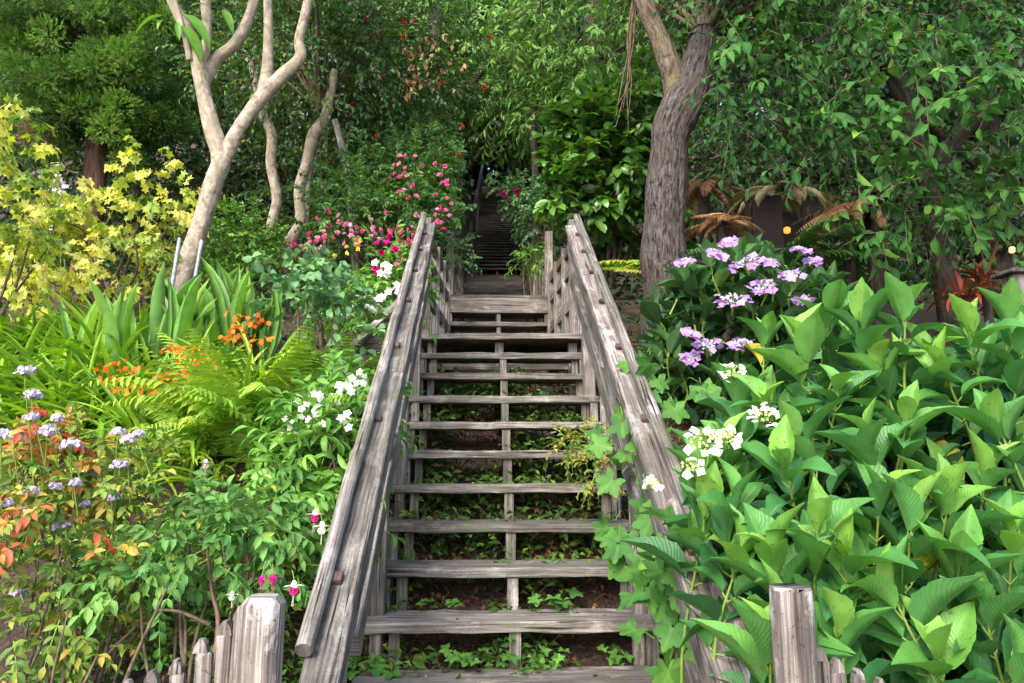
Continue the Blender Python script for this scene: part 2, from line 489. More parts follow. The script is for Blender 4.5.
def mat_wood(name, dark, mid, lite, moss=.0, scale=1.0, patch=.5):
    """weathered timber; UV is metres along and across the board"""
    mt, nt, N, L, out = nt_new(name)
    uv = N('UVMap', uv_map='UVMap'); at = N('Attribute', attribute_name='rnd')
    cb = N('CombineXYZ'); sp = N('SeparateXYZ'); L(uv.outputs[0], sp.inputs[0])
    ml = N('Math', operation='MULTIPLY'); L(at.outputs['Fac'], ml.inputs[0]); ml.inputs[1].default_value = 37.0
    L(sp.outputs[0], cb.inputs[0]); L(sp.outputs[1], cb.inputs[1]); L(ml.outputs[0], cb.inputs[2])
    def noi(sx, sy, det=6, rg=.6, dist=.0):
        mp = N('Mapping'); mp.inputs['Scale'].default_value = (sx * scale, sy * scale, 1); L(cb.outputs[0], mp.inputs[0])
        n = N('TexNoise', Scale=1.0, Detail=float(det), Roughness=rg, Distortion=dist); L(mp.outputs[0], n.inputs['Vector']); return n
    g = noi(3.0, 110, 5, .6, .15)       # fine grain
    g2 = noi(1.1, 30, 4, .55, .25)   # broad growth rings
    pt = noi(5, 9, 6, .7, .3)       # worn patches
    ck = noi(2.0, 62, 2, .5, .1)    # cracks
    gr = noi(130, 130, 2)
    rp = ramp(N, [dark, mid, lite], [.3, .5, .72]); L(g.outputs[0], rp.inputs[0])
    r2 = ramp(N, [(.42,) * 3, (1.15,) * 3], [.3, .62]); L(g2.outputs[0], r2.inputs[0])
    m1 = N('MixRGB', blend_type='MULTIPLY', Fac=.6); L(rp.outputs[0], m1.inputs[1]); L(r2.outputs[0], m1.inputs[2])
    r3 = ramp(N, [(0, 0, 0), (1, 1, 1)], [.53, .66]); L(pt.outputs[0], r3.inputs[0])
    p3 = N('Math', operation='MULTIPLY'); L(r3.outputs[0], p3.inputs[0]); L(g.outputs[0], p3.inputs[1])
    p4 = N('Math', operation='MULTIPLY', use_clamp=True); L(p3.outputs[0], p4.inputs[0]); p4.inputs[1].default_value = patch * 2
    m2 = N('MixRGB'); L(p4.outputs[0], m2.inputs[0]); L(m1.outputs[0], m2.inputs[1]); m2.inputs[2].default_value = (lite[0] * 1.35, lite[1] * 1.35, lite[2] * 1.36, 1)
    r4 = ramp(N, [(1, 1, 1), (0, 0, 0)], [.3, .36]); L(ck.outputs[0], r4.inputs[0])
    m3 = N('MixRGB'); L(r4.outputs[0], m3.inputs[0]); L(m2.outputs[0], m3.inputs[1]); m3.inputs[2].default_value = (dark[0] * .35, dark[1] * .33, dark[2] * .3, 1)
    # black mildew dots
    r5 = ramp(N, [(1, 1, 1), (0, 0, 0)], [.3, .38]); L(gr.outputs[0], r5.inputs[0])
    f5 = N('Math', operation='MULTIPLY'); L(r5.outputs[0], f5.inputs[0]); f5.inputs[1].default_value = .7
    m4 = N('MixRGB'); L(f5.outputs[0], m4.inputs[0]); L(m3.outputs[0], m4.inputs[1]); m4.inputs[2].default_value = (dark[0] * .5, dark[1] * .45, dark[2] * .4, 1)
    # board to board tone
    hv = N('MapRange'); L(at.outputs['Fac'], hv.inputs[0]); hv.inputs[3].default_value = .68; hv.inputs[4].default_value = 1.25
    hs = N('HueSaturation'); L(m4.outputs[0], hs.inputs['Color']); L(hv.outputs[0], hs.inputs['Value'])
    col = hs.outputs[0]
    td = N('TexCoord'); nd = N('TexNoise', Scale=2.7, Detail=7.0, Roughness=.7); L(td.outputs['Object'], nd.inputs['Vector'])
    rd_ = ramp(N, [(.5, .47, .44), (1, 1, 1), (1.25, 1.24, 1.26)], [.33, .52, .7]); L(nd.outputs[0], rd_.inputs[0])
    md = N('MixRGB', blend_type='MULTIPLY', Fac=.85); L(col, md.inputs[1]); L(rd_.outputs[0], md.inputs[2]); col = md.outputs[0]
    if moss > 0:
        tc = N('TexCoord'); n5 = N('TexNoise', Scale=4.0, Detail=6.0, Roughness=.7); L(tc.outputs['Object'], n5.inputs['Vector'])
        r6 = ramp(N, [(0, 0, 0), (moss,) * 3], [.5, .68]); L(n5.outputs[0], r6.inputs[0])
        m5 = N('MixRGB'); L(r6.outputs[0], m5.inputs[0]); L(col, m5.inputs[1]); m5.inputs[2].default_value = (.09, .11, .05, 1); col = m5.outputs[0]
    b = N('BsdfPrincipled', Roughness=.85); b.inputs['Specular IOR Level'].default_value = .25
    sm = N('Math', operation='MULTIPLY_ADD'); L(r4.outputs[0], sm.inputs[0]); sm.inputs[1].default_value = -1.2; L(g.outputs[0], sm.inputs[2])
    bp = N('Bump', Strength=.7, Distance=.004); L(sm.outputs[0], bp.inputs['Height'])
    L(col, b.inputs['Base Color']); L(bp.outputs[0], b.inputs['Normal']); L(b.outputs[0], out.inputs[0])
    return mt


def mat_plain(name, col, rough=.6, metal=0.0, emit=0.0, vary=.3, sc=30):
    mt, nt, N, L, out = nt_new(name)
    tc = N('TexCoord'); nz = N('TexNoise', Scale=float(sc), Detail=5.0); L(tc.outputs['Object'], nz.inputs['Vector'])
    r = ramp(N, [tuple(c * (1 - vary) for c in col), tuple(min(1, c * (1 + vary)) for c in col)], [.35, .65]); L(nz.outputs[0], r.inputs[0])
    b = N('BsdfPrincipled', Roughness=rough, Metallic=metal)
    L(r.outputs[0], b.inputs['Base Color'])
    if emit:
        L(r.outputs[0], b.inputs['Emission Color']); b.inputs['Emission Strength'].default_value = emit
    L(b.outputs[0], out.inputs[0])
    return mt


def mat_soil():
    mt, nt, N, L, out = nt_new('soil')
    tc = N('TexCoord')
    n1 = N('TexNoise', Scale=2.0, Detail=8.0, Roughness=.7); L(tc.outputs['Object'], n1.inputs['Vector'])
    n2 = N('TexVoronoi', Scale=38.0); L(tc.outputs['Object'], n2.inputs['Vector'])
    n3 = N('TexNoise', Scale=45.0, Detail=5.0, Roughness=.7); L(tc.outputs['Object'], n3.inputs['Vector'])
    r1 = ramp(N, [(.03, .018, .012), (.075, .046, .03), (.14, .095, .06)], [.3, .5, .72]); L(n3.outputs[0], r1.inputs[0])
    r2 = ramp(N, [(.35, .3, .28), (1, 1, 1)], [.35, .62]); L(n1.outputs[0], r2.inputs[0])
    mx = N('MixRGB', blend_type='MULTIPLY', Fac=.8); L(r1.outputs[0], mx.inputs[1]); L(r2.outputs[0], mx.inputs[2])
    ad = N('Math', operation='ADD'); L(n2.outputs[0], ad.inputs[0]); L(n3.outputs[0], ad.inputs[1])
    bp = N('Bump', Strength=.9, Distance=.03); L(ad.outputs[0], bp.inputs['Height'])
    b = N('BsdfPrincipled', Roughness=.95); L(mx.outputs[0], b.inputs['Base Color']); L(bp.outputs[0], b.inputs['Normal']); L(b.outputs[0], out.inputs[0])
    return mt


WOOD = mat_wood('weathered_wood', (.042, .035, .031), (.138, .124, .112), (.295, .277, .258), moss=.3, patch=.55)
WOODR = mat_wood('pale_weathered_wood', (.06, .045, .043), (.18, .158, .142), (.36, .336, .315), moss=.2, patch=.65)
WOODD = mat_wood('dark_and_shaded_wood', (.014, .011, .010), (.04, .032, .03), (.08, .068, .062), moss=.3)  # canopy shade put into the far flight's wood colour; reused on cap and pole
POSTW = mat_wood('fence_wood', (.04, .03, .03), (.125, .106, .094), (.32, .3, .285), patch=.9, moss=.1)
BLOCK = mat_wood('brown_wood', (.035, .022, .017), (.085, .058, .047), (.16, .12, .10))
SOIL = mat_soil()
STEEL = mat_plain('galvanised_steel', (.42, .47, .52), .4, .6)
STEM_G = mat_leaf('green_stem', [(.10, .18, .03), (.2, .3, .06)], transl=.05, back=0, rib=0)
STEM_B = mat_bark('brown_twig', (.05, .035, .025), (.16, .12, .085), 40, 20, .3, .003)
BARK_DK = mat_bark('dark_bark', (.018, .014, .011), (.07, .055, .045), 14, 4, .8, .03)
BARK_PALE = mat_bark('pale_smooth_bark', (.21, .16, .115), (.45, .385, .315), 15, 11, .8, .016, moss=(.27, .235, .17), rough=.75, fine=35)
BARK_BIG = mat_bark('furrowed_grey_bark', (.015, .012, .011), (.16, .134, .128), 55, 11.0, 1.0, .04, moss=(.085, .072, .06))
BARK_MOSS = mat_bark('mossy_bark', (.04, .03, .02), (.17, .135, .10), 26, 9, 1.0, .03, moss=(.11, .12, .035))
BARK_RED = mat_bark('red_brown_bark', (.05, .028, .02), (.2, .12, .09), 30, 3, .8, .015)


# ------------------------------------------------------------------ boards
def board(mb, p0, p1, w, t, nrm, mi=0, bev=.004, rnd=None, wob=.0013, segs=None):
    """timber from p0 to p1: w across, t along nrm; slightly worn edges"""
    p0, p1 = A(p0, dtype=float), A(p1, dtype=float)
    L = np.linalg.norm(p1 - p0); d = (p1 - p0) / L
    x = unit(np.cross(d, A(nrm, dtype=float))); z = np.cross(x, d)
    hw, ht = w / 2, t / 2
    prof = []
    for sx, sz in ((-1, -1), (1, -1), (1, 1), (-1, 1)):
        ord_ = [(sx * (hw - bev), sz * ht), (sx * hw, sz * (ht - bev))]
        if sx * sz > 0: pass
        prof.append(ord_ if (sx, sz) in ((1, -1), (-1, 1)) else ord_[::-1])
    pr = A([q for o in prof for q in o])       # 8 points round the section
    n = segs or max(2, int(L / .12) + 1)
    ts = np.linspace(0, 1, n)
    ts = np.concatenate([[0], [bev / L], ts[1:-1], [1 - bev / L], [1]])
    n = len(ts)
    sc = np.ones(n); sc[0] = sc[-1] = 1 - 2 * bev / max(w, t) * .8
    if rnd is None: rnd = RNG.random()
    k = len(pr)
    off = RNG.normal(size=(n, k, 2)) * wob
    S = pr[None] * sc[:, None, None] + off
    V = p0 + d * (L * ts)[:, None, None] + S[..., 0:1] * x + S[..., 1:2] * z
    V = np.concatenate([V, V[:, :1]], 1)
    per = np.concatenate([[0], np.cumsum(np.linalg.norm(np.diff(np.vstack([pr, pr[:1]]), axis=0), axis=1))])
    o = RNG.random(2) * 9
    uv = np.stack([np.broadcast_to((L * ts)[:, None] + o[0], (n, k + 1)), np.broadcast_to(per[None] + o[1], (n, k + 1))], -1)
    mb.raw(V.reshape(-1, 3), [grid_faces(n, k + 1)], uv.reshape(-1, 2), rnd, mi)
    for e, rev in ((0, 1), (n - 1, 0)):
        ce = V[e, :k].mean(0)
        c = np.vstack([V[e, :k], ce]); i = np.arange(k)
        tri = np.stack([i, (i + 1) % k, np.full(k, k)], -1)
        if not rev: tri = tri[:, ::-1]
        mb.raw(c, [tri[:, ::-1]], np.c_[(c - ce) @ x * .4 + o[0], (c - ce) @ z + o[1]], rnd, mi)


def plank(name, parent, p0, p1, w, t, nrm=(0, 0, 1), mat=None, **kw):
    mb = MB(); board(mb, p0, p1, w, t, nrm, **kw)
    return mb.build(name, mat or WOOD, parent, smooth=False)


# ------------------------------------------------------------------ stairs and terrain
Y0, Z0, RUN, RISE = 3.07, 0.742, 0.2685, 0.1872
def tz(k): return Z0 + RISE * k
def ty(k): return Y0 + RUN * k
YL, ZL = ty(10), tz(10)                 # landing front edge
Y2 = YL + 1.17                          # second flight first riser
Y3, Z3 = Y2 + 3 * RUN, ZL + 4 * RISE    # upper landing front edge


def stair_soil(y):
    pts_y = [1.9, YL - .2, YL + 1.1, Y3, Y3 + 1.6, 14.2, 15.4, 31, 60]
    pts_z = [-.35, ZL - .52, ZL - .3, Z3 - .45, Z3 - .25, 5.1, 5.25, 12.4, 25]
    return np.interp(y, pts_y, pts_z)


def garden(y, x):
    b = np.interp(y, [1.9, 2.15, 3.0, 5.0, 8.0, 12, 16, 32, 70], [0, .5, .92, 1.95, 3.45, 4.7, 6.3, 13.6, 34])
    return b + .10 * np.sin(x * 1.7 + y * .9) * np.clip((y - 2) / 3, 0, 1) + .05 * np.sin(x * 4.1 - y * 2.3) * np.clip((y - 2) / 2, 0, 1)


def ground(x, y):
    x, y = np.asarray(x, float), np.asarray(y, float)
    half = np.interp(y, [0, YL + 1.2, Y3 + 1, 15, 30], [.72, .7, .6, .62, .7])
    s = np.clip((np.abs(x) - half) / .22, 0, 1); s = s * s * (3 - 2 * s)
    g = garden(y, x) * s + np.minimum(stair_soil(y), garden(y, x)) * (1 - s)
    return np.where(y < 1.9, 0.0, np.maximum(g, np.where(y < 2.6, -.02, -9)))


def G(x, y): return A((x, y, float(ground(x, y))))


def PG(px, d):
    p = P(px, 341, d)
    return G(p[0], p[1])


def on_ground(px, py, d0=1.8, d1=40):
    """where the sight line through a pixel meets the slope"""
    for d in np.arange(d0, d1, .05):
        p = P(px, py, d)
        if p[2] < ground(p[0], p[1]): return G(p[0], p[1])
    return PG(px, d1)


def build_ground():
    xs = np.concatenate([np.linspace(-45, -7, 24), np.linspace(-6.6, -1.2, 40), np.linspace(-1.1, 1.1, 56), np.linspace(1.2, 6.6, 40), np.linspace(7, 45, 24)])
    ys = np.concatenate([np.linspace(-25, 1.7, 14), np.linspace(1.88, 9, 130), np.linspace(9.2, 34, 80), np.linspace(35, 70, 14)])
    X, Y = np.meshgrid(xs, ys)
    Z = ground(X, Y)
    for i in range(len(ys)):
        if 1.9 < ys[i] < 12:
            for j in range(24, len(xs) - 24):
                Z[i, j] += .03 * mnoise.noise(Vector((X[i, j] * 5, Y[i, j] * 5, 0)))
    mb = MB(); mb.raw(np.stack([X, Y, Z], -1).reshape(-1, 3), [grid_faces(len(ys), len(xs))])
    o = mb.build('hillside_ground', SOIL)
    tag(o, 'brown garden soil of the steep hillside', 'ground', kind='structure')


build_ground()

# paved strip at the foot of the stairs
mb = MB(); mb.raw([(-45, -25, .004), (45, -25, .004), (45, 1.55, .004), (-45, 1.55, .004)], [A([(0, 1, 2, 3)])])
tag(mb.build('pavement', mat_plain('concrete', (.32, .31, .29), .9, vary=.2, sc=8)), 'grey pavement at the foot of the garden', 'pavement', kind='structure')

# ---- lower flight
st = thing('wooden_staircase', 'long open wooden flight with grey weathered treads in the foreground', 'staircase', (0, Y0, Z0))
TT = .046
for k in range(-4, 11):
    e0, e1 = RNG.normal(size=2) * .012
    hw = .668
    dep = .285 if k != 10 else .30
    y = ty(k)
    r = RNG.normal(size=4) * .004
    plank('tread', st, (-hw + e0, y + dep / 2 + r[0], tz(k) - TT / 2 + r[1]), (hw + e1, y + dep / 2 + r[2], tz(k) - TT / 2 + r[3]), dep, TT, wob=.002, bev=.006)


def stringer(name, parent, x, k0, k1, y0, z0, run, rise, th=.045, depth=.24, mat=None, base=None):
    """sawtooth plank carrying the treads"""
    mb = MB(); prof_t, prof_b = [], []
    for k in range(k0, k1):
        ya, yb, z = y0 + run * k + .018, y0 + run * (k + 1) + .018, z0 + rise * k - TT
        prof_t += [(ya, z), (yb, z)]
        prof_b += [(ya, z - depth - rise), (yb, z - depth)]
    n = len(prof_t); T, B = A(prof_t), A(prof_b)
    for s in (-1, 1):
        v = [(x + s * th / 2, a[0], a[1]) for a in T] + [(x + s * th / 2, a[0], a[1]) for a in B]
        q = [(i, i + 1, n + i + 1, n + i) for i in range(n - 1) if T[i + 1][0] > T[i][0] + 1e-6]
        if s > 0: q = [t[::-1] for t in q]
        mb.raw(v, [A(q)], [(a[1], a[0]) for a in np.vstack([T, B])], .4)
    L_, R_ = np.c_[np.full(n, x - th / 2), T], np.c_[np.full(n, x + th / 2), T]
    # riser faces reach down to the back of the tread below
    for i in range(n):
        if i % 2 == 0:
            zb = T[i][1] - rise - .0
            v = [(x - th / 2, T[i][0], zb), (x + th / 2, T[i][0], zb), (x + th / 2, T[i][0], T[i][1]), (x - th / 2, T[i][0], T[i][1])]
            mb.raw(v, [A([(0, 1, 2, 3)])], [(zb, 0), (zb, th), (T[i][1], th), (T[i][1], 0)], RNG.random())
        else:
            v = [L_[i - 1], R_[i - 1], R_[i], L_[i]]
            mb.raw(v, [A([(0, 1, 2, 3)])], [(0, 0), (0, th), (.2, th), (.2, 0)], .4)
    Lb, Rb = np.c_[np.full(n, x - th / 2), B], np.c_[np.full(n, x + th / 2), B]
    for i in range(0, n, 2):
        mb.raw([Lb[i], Lb[i + 1], Rb[i + 1], Rb[i]], [A([(0, 1, 2, 3)])], None, .4)
    return mb.build(name, mat or WOOD, parent, smooth=False)


for x in (-.60, 0.0, .60):
    stringer('stringer', st, x, -4, 10, Y0, Z0, RUN, RISE, th=.05)
# second doubled carriage beside the outer ones
for x in (-.525, .545):
    for k in range(-3, 10):
        plank('cleat', st, (x, ty(k) + .075, tz(k) - RISE - .06), (x, ty(k) + .075, tz(k) - TT - .002), .05, .035, (0, 1, 0), mat=WOOD)
# boards seen under the landing
for z, y in ((ZL - .19, YL + .26), (ZL - .46, YL + .2)):
    plank('backing_board', st, (-.58, y, z), (.6, y, z), .13, .04, (0, 1, 0), mat=WOODR if z < ZL - .3 else WOOD)
for x in (-.56, -.02, .57):
    plank('joist_post', st, (x, YL + .14, ZL - .9), (x, YL + .14, ZL - .05), .07, .07, (0, 1, 0))

# ---- middle landing
ld = thing('stair_landing', 'square plank landing between the lower and middle wooden flights', 'landing', (0, YL + .3, ZL))
for i in range(6):
    y = YL + .32 + .145 * i + .07
    plank('floor_board', ld, (-.67, y, ZL - .02), (.67, y, ZL - .02), .138, .036)

# ---- middle flight
mf = thing('wooden_staircase', 'short narrow wooden flight rising from the middle landing', 'staircase', (0, Y2, ZL))
W2 = .54
for j in range(1, 4):
    y = Y2 + RUN * (j - 1); z = ZL + RISE * j
    plank('tread', mf, (-W2, y + .14, z - .022), (W2, y + .14, z - .022), .285, .044, bev=.006)
plank('top_edge_board', mf, (-W2 - .04, Y3 - .01, Z3 - .095), (W2 + .05, Y3 - .01, Z3 - .095), .15, .04, (0, 1, 0), mat=WOODR)
for x in (-.5, 0, .5):
    stringer('stringer', mf, x, 1, 4, Y2 - RUN, ZL, RUN, RISE)
for i in range(5):
    y = Y3 + .05 + .15 * i
    plank('floor_board', mf, (-W2 - .05, y, Z3 - .0), (W2 + .05, y, Z3 - .0), .143, .036)

# ---- far flight, canopy shade painted into its wood colour: gentle hidden run then the long straight climb
uf = thing('wooden_staircase', 'long wooden flight coloured dark for shade, climbing away under the trees', 'staircase', (0, 14.6, 5.2))
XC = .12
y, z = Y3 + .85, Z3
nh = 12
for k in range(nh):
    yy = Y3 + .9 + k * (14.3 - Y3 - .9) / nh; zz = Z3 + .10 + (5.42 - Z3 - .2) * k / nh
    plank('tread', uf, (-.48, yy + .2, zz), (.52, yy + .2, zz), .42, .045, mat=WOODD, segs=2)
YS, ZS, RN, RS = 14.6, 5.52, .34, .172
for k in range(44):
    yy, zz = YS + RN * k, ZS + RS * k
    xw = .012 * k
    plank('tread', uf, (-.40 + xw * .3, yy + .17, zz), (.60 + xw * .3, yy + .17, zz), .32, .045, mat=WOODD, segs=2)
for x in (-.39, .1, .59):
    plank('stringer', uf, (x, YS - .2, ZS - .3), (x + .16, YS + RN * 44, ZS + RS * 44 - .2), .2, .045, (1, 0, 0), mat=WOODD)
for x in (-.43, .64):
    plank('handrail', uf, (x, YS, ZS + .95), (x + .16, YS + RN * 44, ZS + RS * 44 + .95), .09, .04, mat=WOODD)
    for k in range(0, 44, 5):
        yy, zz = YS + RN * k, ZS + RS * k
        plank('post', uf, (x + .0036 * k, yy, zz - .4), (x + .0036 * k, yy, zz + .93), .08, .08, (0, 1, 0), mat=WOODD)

# ---- railings of the lower flight
SL = RISE / RUN
def rail_z(y): return 3.514 + .7008 * (y - 5.61)


def railing(s, label):
    x0 = -.612 if s < 0 else .575
    root = thing('stair_railing', label, 'railing', (x0, 2.1, .3), 'railings of the lower flight')
    ya, yb = (2.16, 5.66) if s < 0 else (1.98, 5.66)
    sd = unit(A((0, 1, .7008))); nr = unit(A((0, -.7008, 1)))
    # round rail on the outer edge
    mb = MB(); n = 26
    pts = [A((x0 + s * .018, y, rail_z(y))) + A((RNG.normal() * .0022, 0, RNG.normal() * .0022)) for y in np.linspace(ya, yb + .02, n)]
    a = np.linspace(0, 2 * PI, 13)
    if s < 0:
        mb.tube(pts, [.025 + RNG.normal() * .0006 for _ in range(n)], 14, RNG.random(), sub=2)
    else:
        board(mb, pts[0], pts[-1], .05, .055, nr, bev=.012)
    # UV of the tube runs around first: swap so grain follows the length
    mb.uv = [u[:, ::-1] if s < 0 else u for u in mb.uv]
    mb.build('handrail', WOOD, root, smooth=(s < 0))
    # wide plank lying beside it, two lengths butted
    xc = x0 - s * .031
    base = A((xc, 0, -.066))
    for a_, b_ in ((ya - .07, 3.58), (3.583, yb - .05)):
        plank('rail_plank', root, base + (0, a_, rail_z(a_)), base + (0, b_, rail_z(b_)), .104, .04, nr, mat=WOODR if s > 0 else WOOD, bev=.006)
    # brown spacer blocks
    for y in A((2.42, 2.52, 3.2, 3.78, 4.28, 4.7, 5.05, 5.36)):
        if s < 0 and y == 2.52: continue
        p = A((x0 - s * .016, y, rail_z(y) - .030))
        plank('spacer_block', root, p - sd * .02, p + sd * .02, .036, .026, nr, mat=BLOCK)
    # inner side boards on edge
    xi = x0 - s * .05
    for dz, w, a_, b_ in ((-.165, .125, ya, yb - .08), (-.50, .11, ya + .55, yb - .02)):
        plank('side_board', root, (xi + s * (.0 if dz > -.2 else .022), a_, rail_z(a_) + dz), (xi + s * (.0 if dz > -.2 else .022), b_, rail_z(b_) + dz), .0355, w, nr, mat=WOOD)
    # posts standing on the tread ends
    for k in (-2.4, 1.25, 4.25, 7.1, 9.9):
        y = ty(k) + .13
        zt = rail_z(y) - .10
        zb = tz(math.floor(k)) - .25 if k < 9 else ZL
        plank('post', root, (x0 + s * .012, y, zb), (x0 + s * .012, y, zt), .082, .078, (0, 1, 0), mat=WOODR)
    return root


railing(-1, 'weathered railing on the fuchsia side of the stairs with round grey top rail')
railing(1, 'weathered railing on the big hydrangea side of the stairs with square top rail')


def landing_rail(s, label):
    x0 = -.615 if s < 0 else .615
    root = thing('landing_railing', label, 'railing', (x0, YL + .1, ZL), 'railings of the middle landing')
    ya, yb = YL + .06, Y2 + .18
    xb = x0 - s * .10
    def X(t): return x0 + (xb - x0) * t
    for h, w in ((.80, .09), (.60, .1), (.30, .1)):
        plank('rail', root, (X(0), ya + .04, ZL + h + .03), (X(1), yb, ZL + h - .0), .036, w, (0, 0, 1), mat=BLOCK if h > .7 else WOOD)
    for t in (0.02, .42, .72, 1.0):
        y = ya + (yb - ya) * t
        plank('picket' if 0 < t < 1 else 'post', root, (X(t), y, ZL), (X(t), y, ZL + .9 - .05 * t), .075, .05, (0, 1, 0), mat=WOODR)
    return root


landing_rail(-1, 'short slatted railing of the middle landing on the pink rose side')
landing_rail(1, 'short slatted railing of the middle landing on the big trunk side')


def upper_posts(s, label):
    x0 = -.52 if s < 0 else .55
    root = thing('landing_railing', label, 'railing', (x0, Y3, Z3), 'railings of the upper landing')
    plank('post', root, (x0, Y3 + .05, Z3), (x0 + .004, Y3 + .05, Z3 + .74), .085, .085, (0, 1, 0), mat=WOODR)
    for i in range(5):
        y = Y3 + .22 + i * .17
        xx = x0 - s * .02 * (i + 1)
        plank('picket', root, (xx, y, Z3), (xx, y, Z3 + .55 + .05 * RNG.random()), .06, .025, (1, 0, 0), mat=WOODR)
    plank('rail', root, (x0 - s * .0, Y3 + .1, Z3 + .45), (x0 - s * .11, Y3 + 1.0, Z3 + .47), .03, .07, (0, 0, 1), mat=WOOD)
    return root


upper_posts(-1, 'grey post and pickets of the upper landing beneath the rose bush')
upper_posts(1, 'grey post and pickets of the upper landing beside the glossy shrub')

# ---- picket fences either side of the foot of the stairs
FY = 1.72
def fence(s, label, posts):
    root = thing('picket_fence', label, 'fence', (posts[0][0], FY, 0), 'picket fences at the foot of the stairs')
    (x, zt, w) = posts[0]
    if s < 0:
        mb = MB(); board(mb, (x, FY, 0), (x, FY, zt), w, w * .95, (0, 1, 0), bev=.016)
        mb.build('post', POSTW, root, smooth=False)
    else:
        mb = MB(); mb.tube([(x, FY, 0), (x + .003, FY, zt * .5), (x - .002, FY, zt - .008), (x - .002, FY, zt)], [w / 2, w / 2 * 1.02, w / 2, w / 2 * .9], 18, .5, sub=5)
        mb.uv = [u[:, ::-1] for u in mb.uv]
        mb.build('post', POSTW, root, smooth=True)
    for (px, pt, pw, yy) in posts[1:]:
        mb = MB(); t = .02
        r = RNG.random()
        board(mb, (px, yy, .08), (px + RNG.normal() * .004, yy, pt - .03), pw, t, (0, 1, 0), rnd=r)
        # worn pointed tip
        b = A([(-pw / 2, 0), (pw / 2, 0), (pw * .36, .018), (pw * .12, .03), (-pw * .14, .03), (-pw * .38, .016)])
        v = [(px + q[0] * .96, yy - t * .46, pt - .032 + q[1]) for q in b] + [(px + q[0] * .96, yy + t * .46, pt - .032 + q[1]) for q in b]
        side = [(i, (i + 1) % 6, 6 + (i + 1) % 6, 6 + i) for i in range(6)]
        mb.raw(v, [A(side), A([(0, 1, 2), (0, 2, 3), (0, 3, 4), (0, 4, 5)])[:, ::1], A([(6, 8, 7), (6, 9, 8), (6, 10, 9), (6, 11, 10)])], [(q[2] * 1.0, q[0]) for q in v], r)
        mb.build('picket', POSTW, root, smooth=False)
    xs = [p[0] for p in posts]
    for z in (.35, .92):
        plank('rail', root, (min(xs) - .02 - (1.2 if s < 0 else 0), FY + .035, z), (max(xs) + .02 + (1.2 if s > 0 else 0), FY + .035, z), .03, .07, (0, 0, 1), mat=POSTW)


def fx(px, d=1.78): return P(px, 600, d)[0]
def fz(py, d=1.72):
    # height of a pixel row at the fence plane
    best = min(np.arange(1.4, 2.4, .005), key=lambda q: abs(P(512, py, q)[1] - FY))
    return P(512, py, best)[2], best


zt, dd = fz(594)
DF = dd
fence(-1, 'grey picket fence with thick square post beneath the pink fuchsia flowers', [(fx(266, DF), zt, .086)] +
      [(fx(q, DF), fz(r)[0], w, FY + .02) for q, r, w in ((243, 604, .036), (228, 619, .036), (206, 637, .034), (183, 657, .032), (160, 668, .034), (137, 677, .034))])
fence(1, 'grey picket fence with thick round post among the big hydrangea leaves', [(fx(796, DF), fz(607)[0], .095)] +
      [(fx(q, DF), fz(r)[0], w, FY + .0) for q, r, w in ((820, 649, .034), (837, 660, .032), (858, 671, .03), (880, 681, .03), (903, 690, .03))])

#==SPLIT==

# ------------------------------------------------------------------ leaf materials
M_HYD = mat_leaf('hydrangea_leaf', [(.012, .058, .026), (.036, .145, .046), (.085, .255, .055), (.185, .38, .06), (.50, .42, .05)], [0, .36, .68, .93, 1], .28, .36, vein=.3, rib=.4, spots=(.10, .15, .04), ribc=(.22, .36, .12))
M_HYDD = mat_leaf('dark_hydrangea_leaf', [(.02, .07, .025), (.045, .13, .034), (.10, .23, .05)], None, .25, .45, vein=.5)
M_LIME = mat_leaf('golden_leaf', [(.10, .19, .03), (.32, .42, .06), (.60, .60, .10), (.74, .70, .22)], [0, .35, .75, 1], .4, .5, spots=(.14, .26, .04))
M_JUN = mat_leaf('juniper_needle', [(.022, .06, .014), (.085, .185, .03), (.18, .32, .05), (.19, .14, .08)], [0, .5, .93, 1], .25, .6, rib=0)
M_CAM = mat_leaf('glossy_leaf', [(.010, .036, .009), (.034, .115, .018), (.11, .26, .035), (.3, .34, .05)], [0, .5, .93, 1], .25, .3, spec=.5)
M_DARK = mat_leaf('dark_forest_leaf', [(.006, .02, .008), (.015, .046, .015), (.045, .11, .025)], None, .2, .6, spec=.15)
M_MID = mat_leaf('mid_green_leaf', [(.01, .032, .010), (.026, .075, .018), (.08, .17, .034), (.3, .3, .08)], [0, .5, .93, 1], .3, .45)
M_FEATH = mat_leaf('soft_feathery_leaf', [(.04, .11, .025), (.10, .23, .04), (.2, .36, .07)], None, .3, .5, rib=0)
M_OVALT = mat_leaf('oval_tree_leaf', [(.006, .026, .009), (.016, .065, .016), (.05, .155, .030), (.15, .28, .04)], [0, .4, .8, 1], .28, .6, spec=.12, back=.05)
M_ROSEL = mat_leaf('blue_green_rose_leaf', [(.05, .13, .06), (.10, .23, .10), (.17, .32, .11)], None, .25, .5)
M_BUSHL = mat_leaf('rose_bush_leaf', [(.015, .05, .018), (.045, .13, .032), (.14, .28, .055)], None, .28, .42)
M_STRAP = mat_leaf('strap_leaf', [(.04, .13, .015), (.13, .29, .025), (.27, .44, .04), (.42, .5, .09)], [0, .4, .85, 1], .3, .35)
M_CANNA = mat_leaf('broad_blade_leaf', [(.09, .22, .045), (.17, .36, .07), (.28, .46, .10)], None, .35, .4)
M_FERN = mat_leaf('yellow_green_fern', [(.09, .21, .02), (.19, .36, .035), (.33, .46, .055), (.36, .30, .07)], [0, .45, .9, 1], .3, .55, rib=0)
M_FERNG = mat_leaf('green_fern', [(.02, .06, .015), (.05, .14, .03), (.1, .2, .04)], None, .25, .55, rib=0)
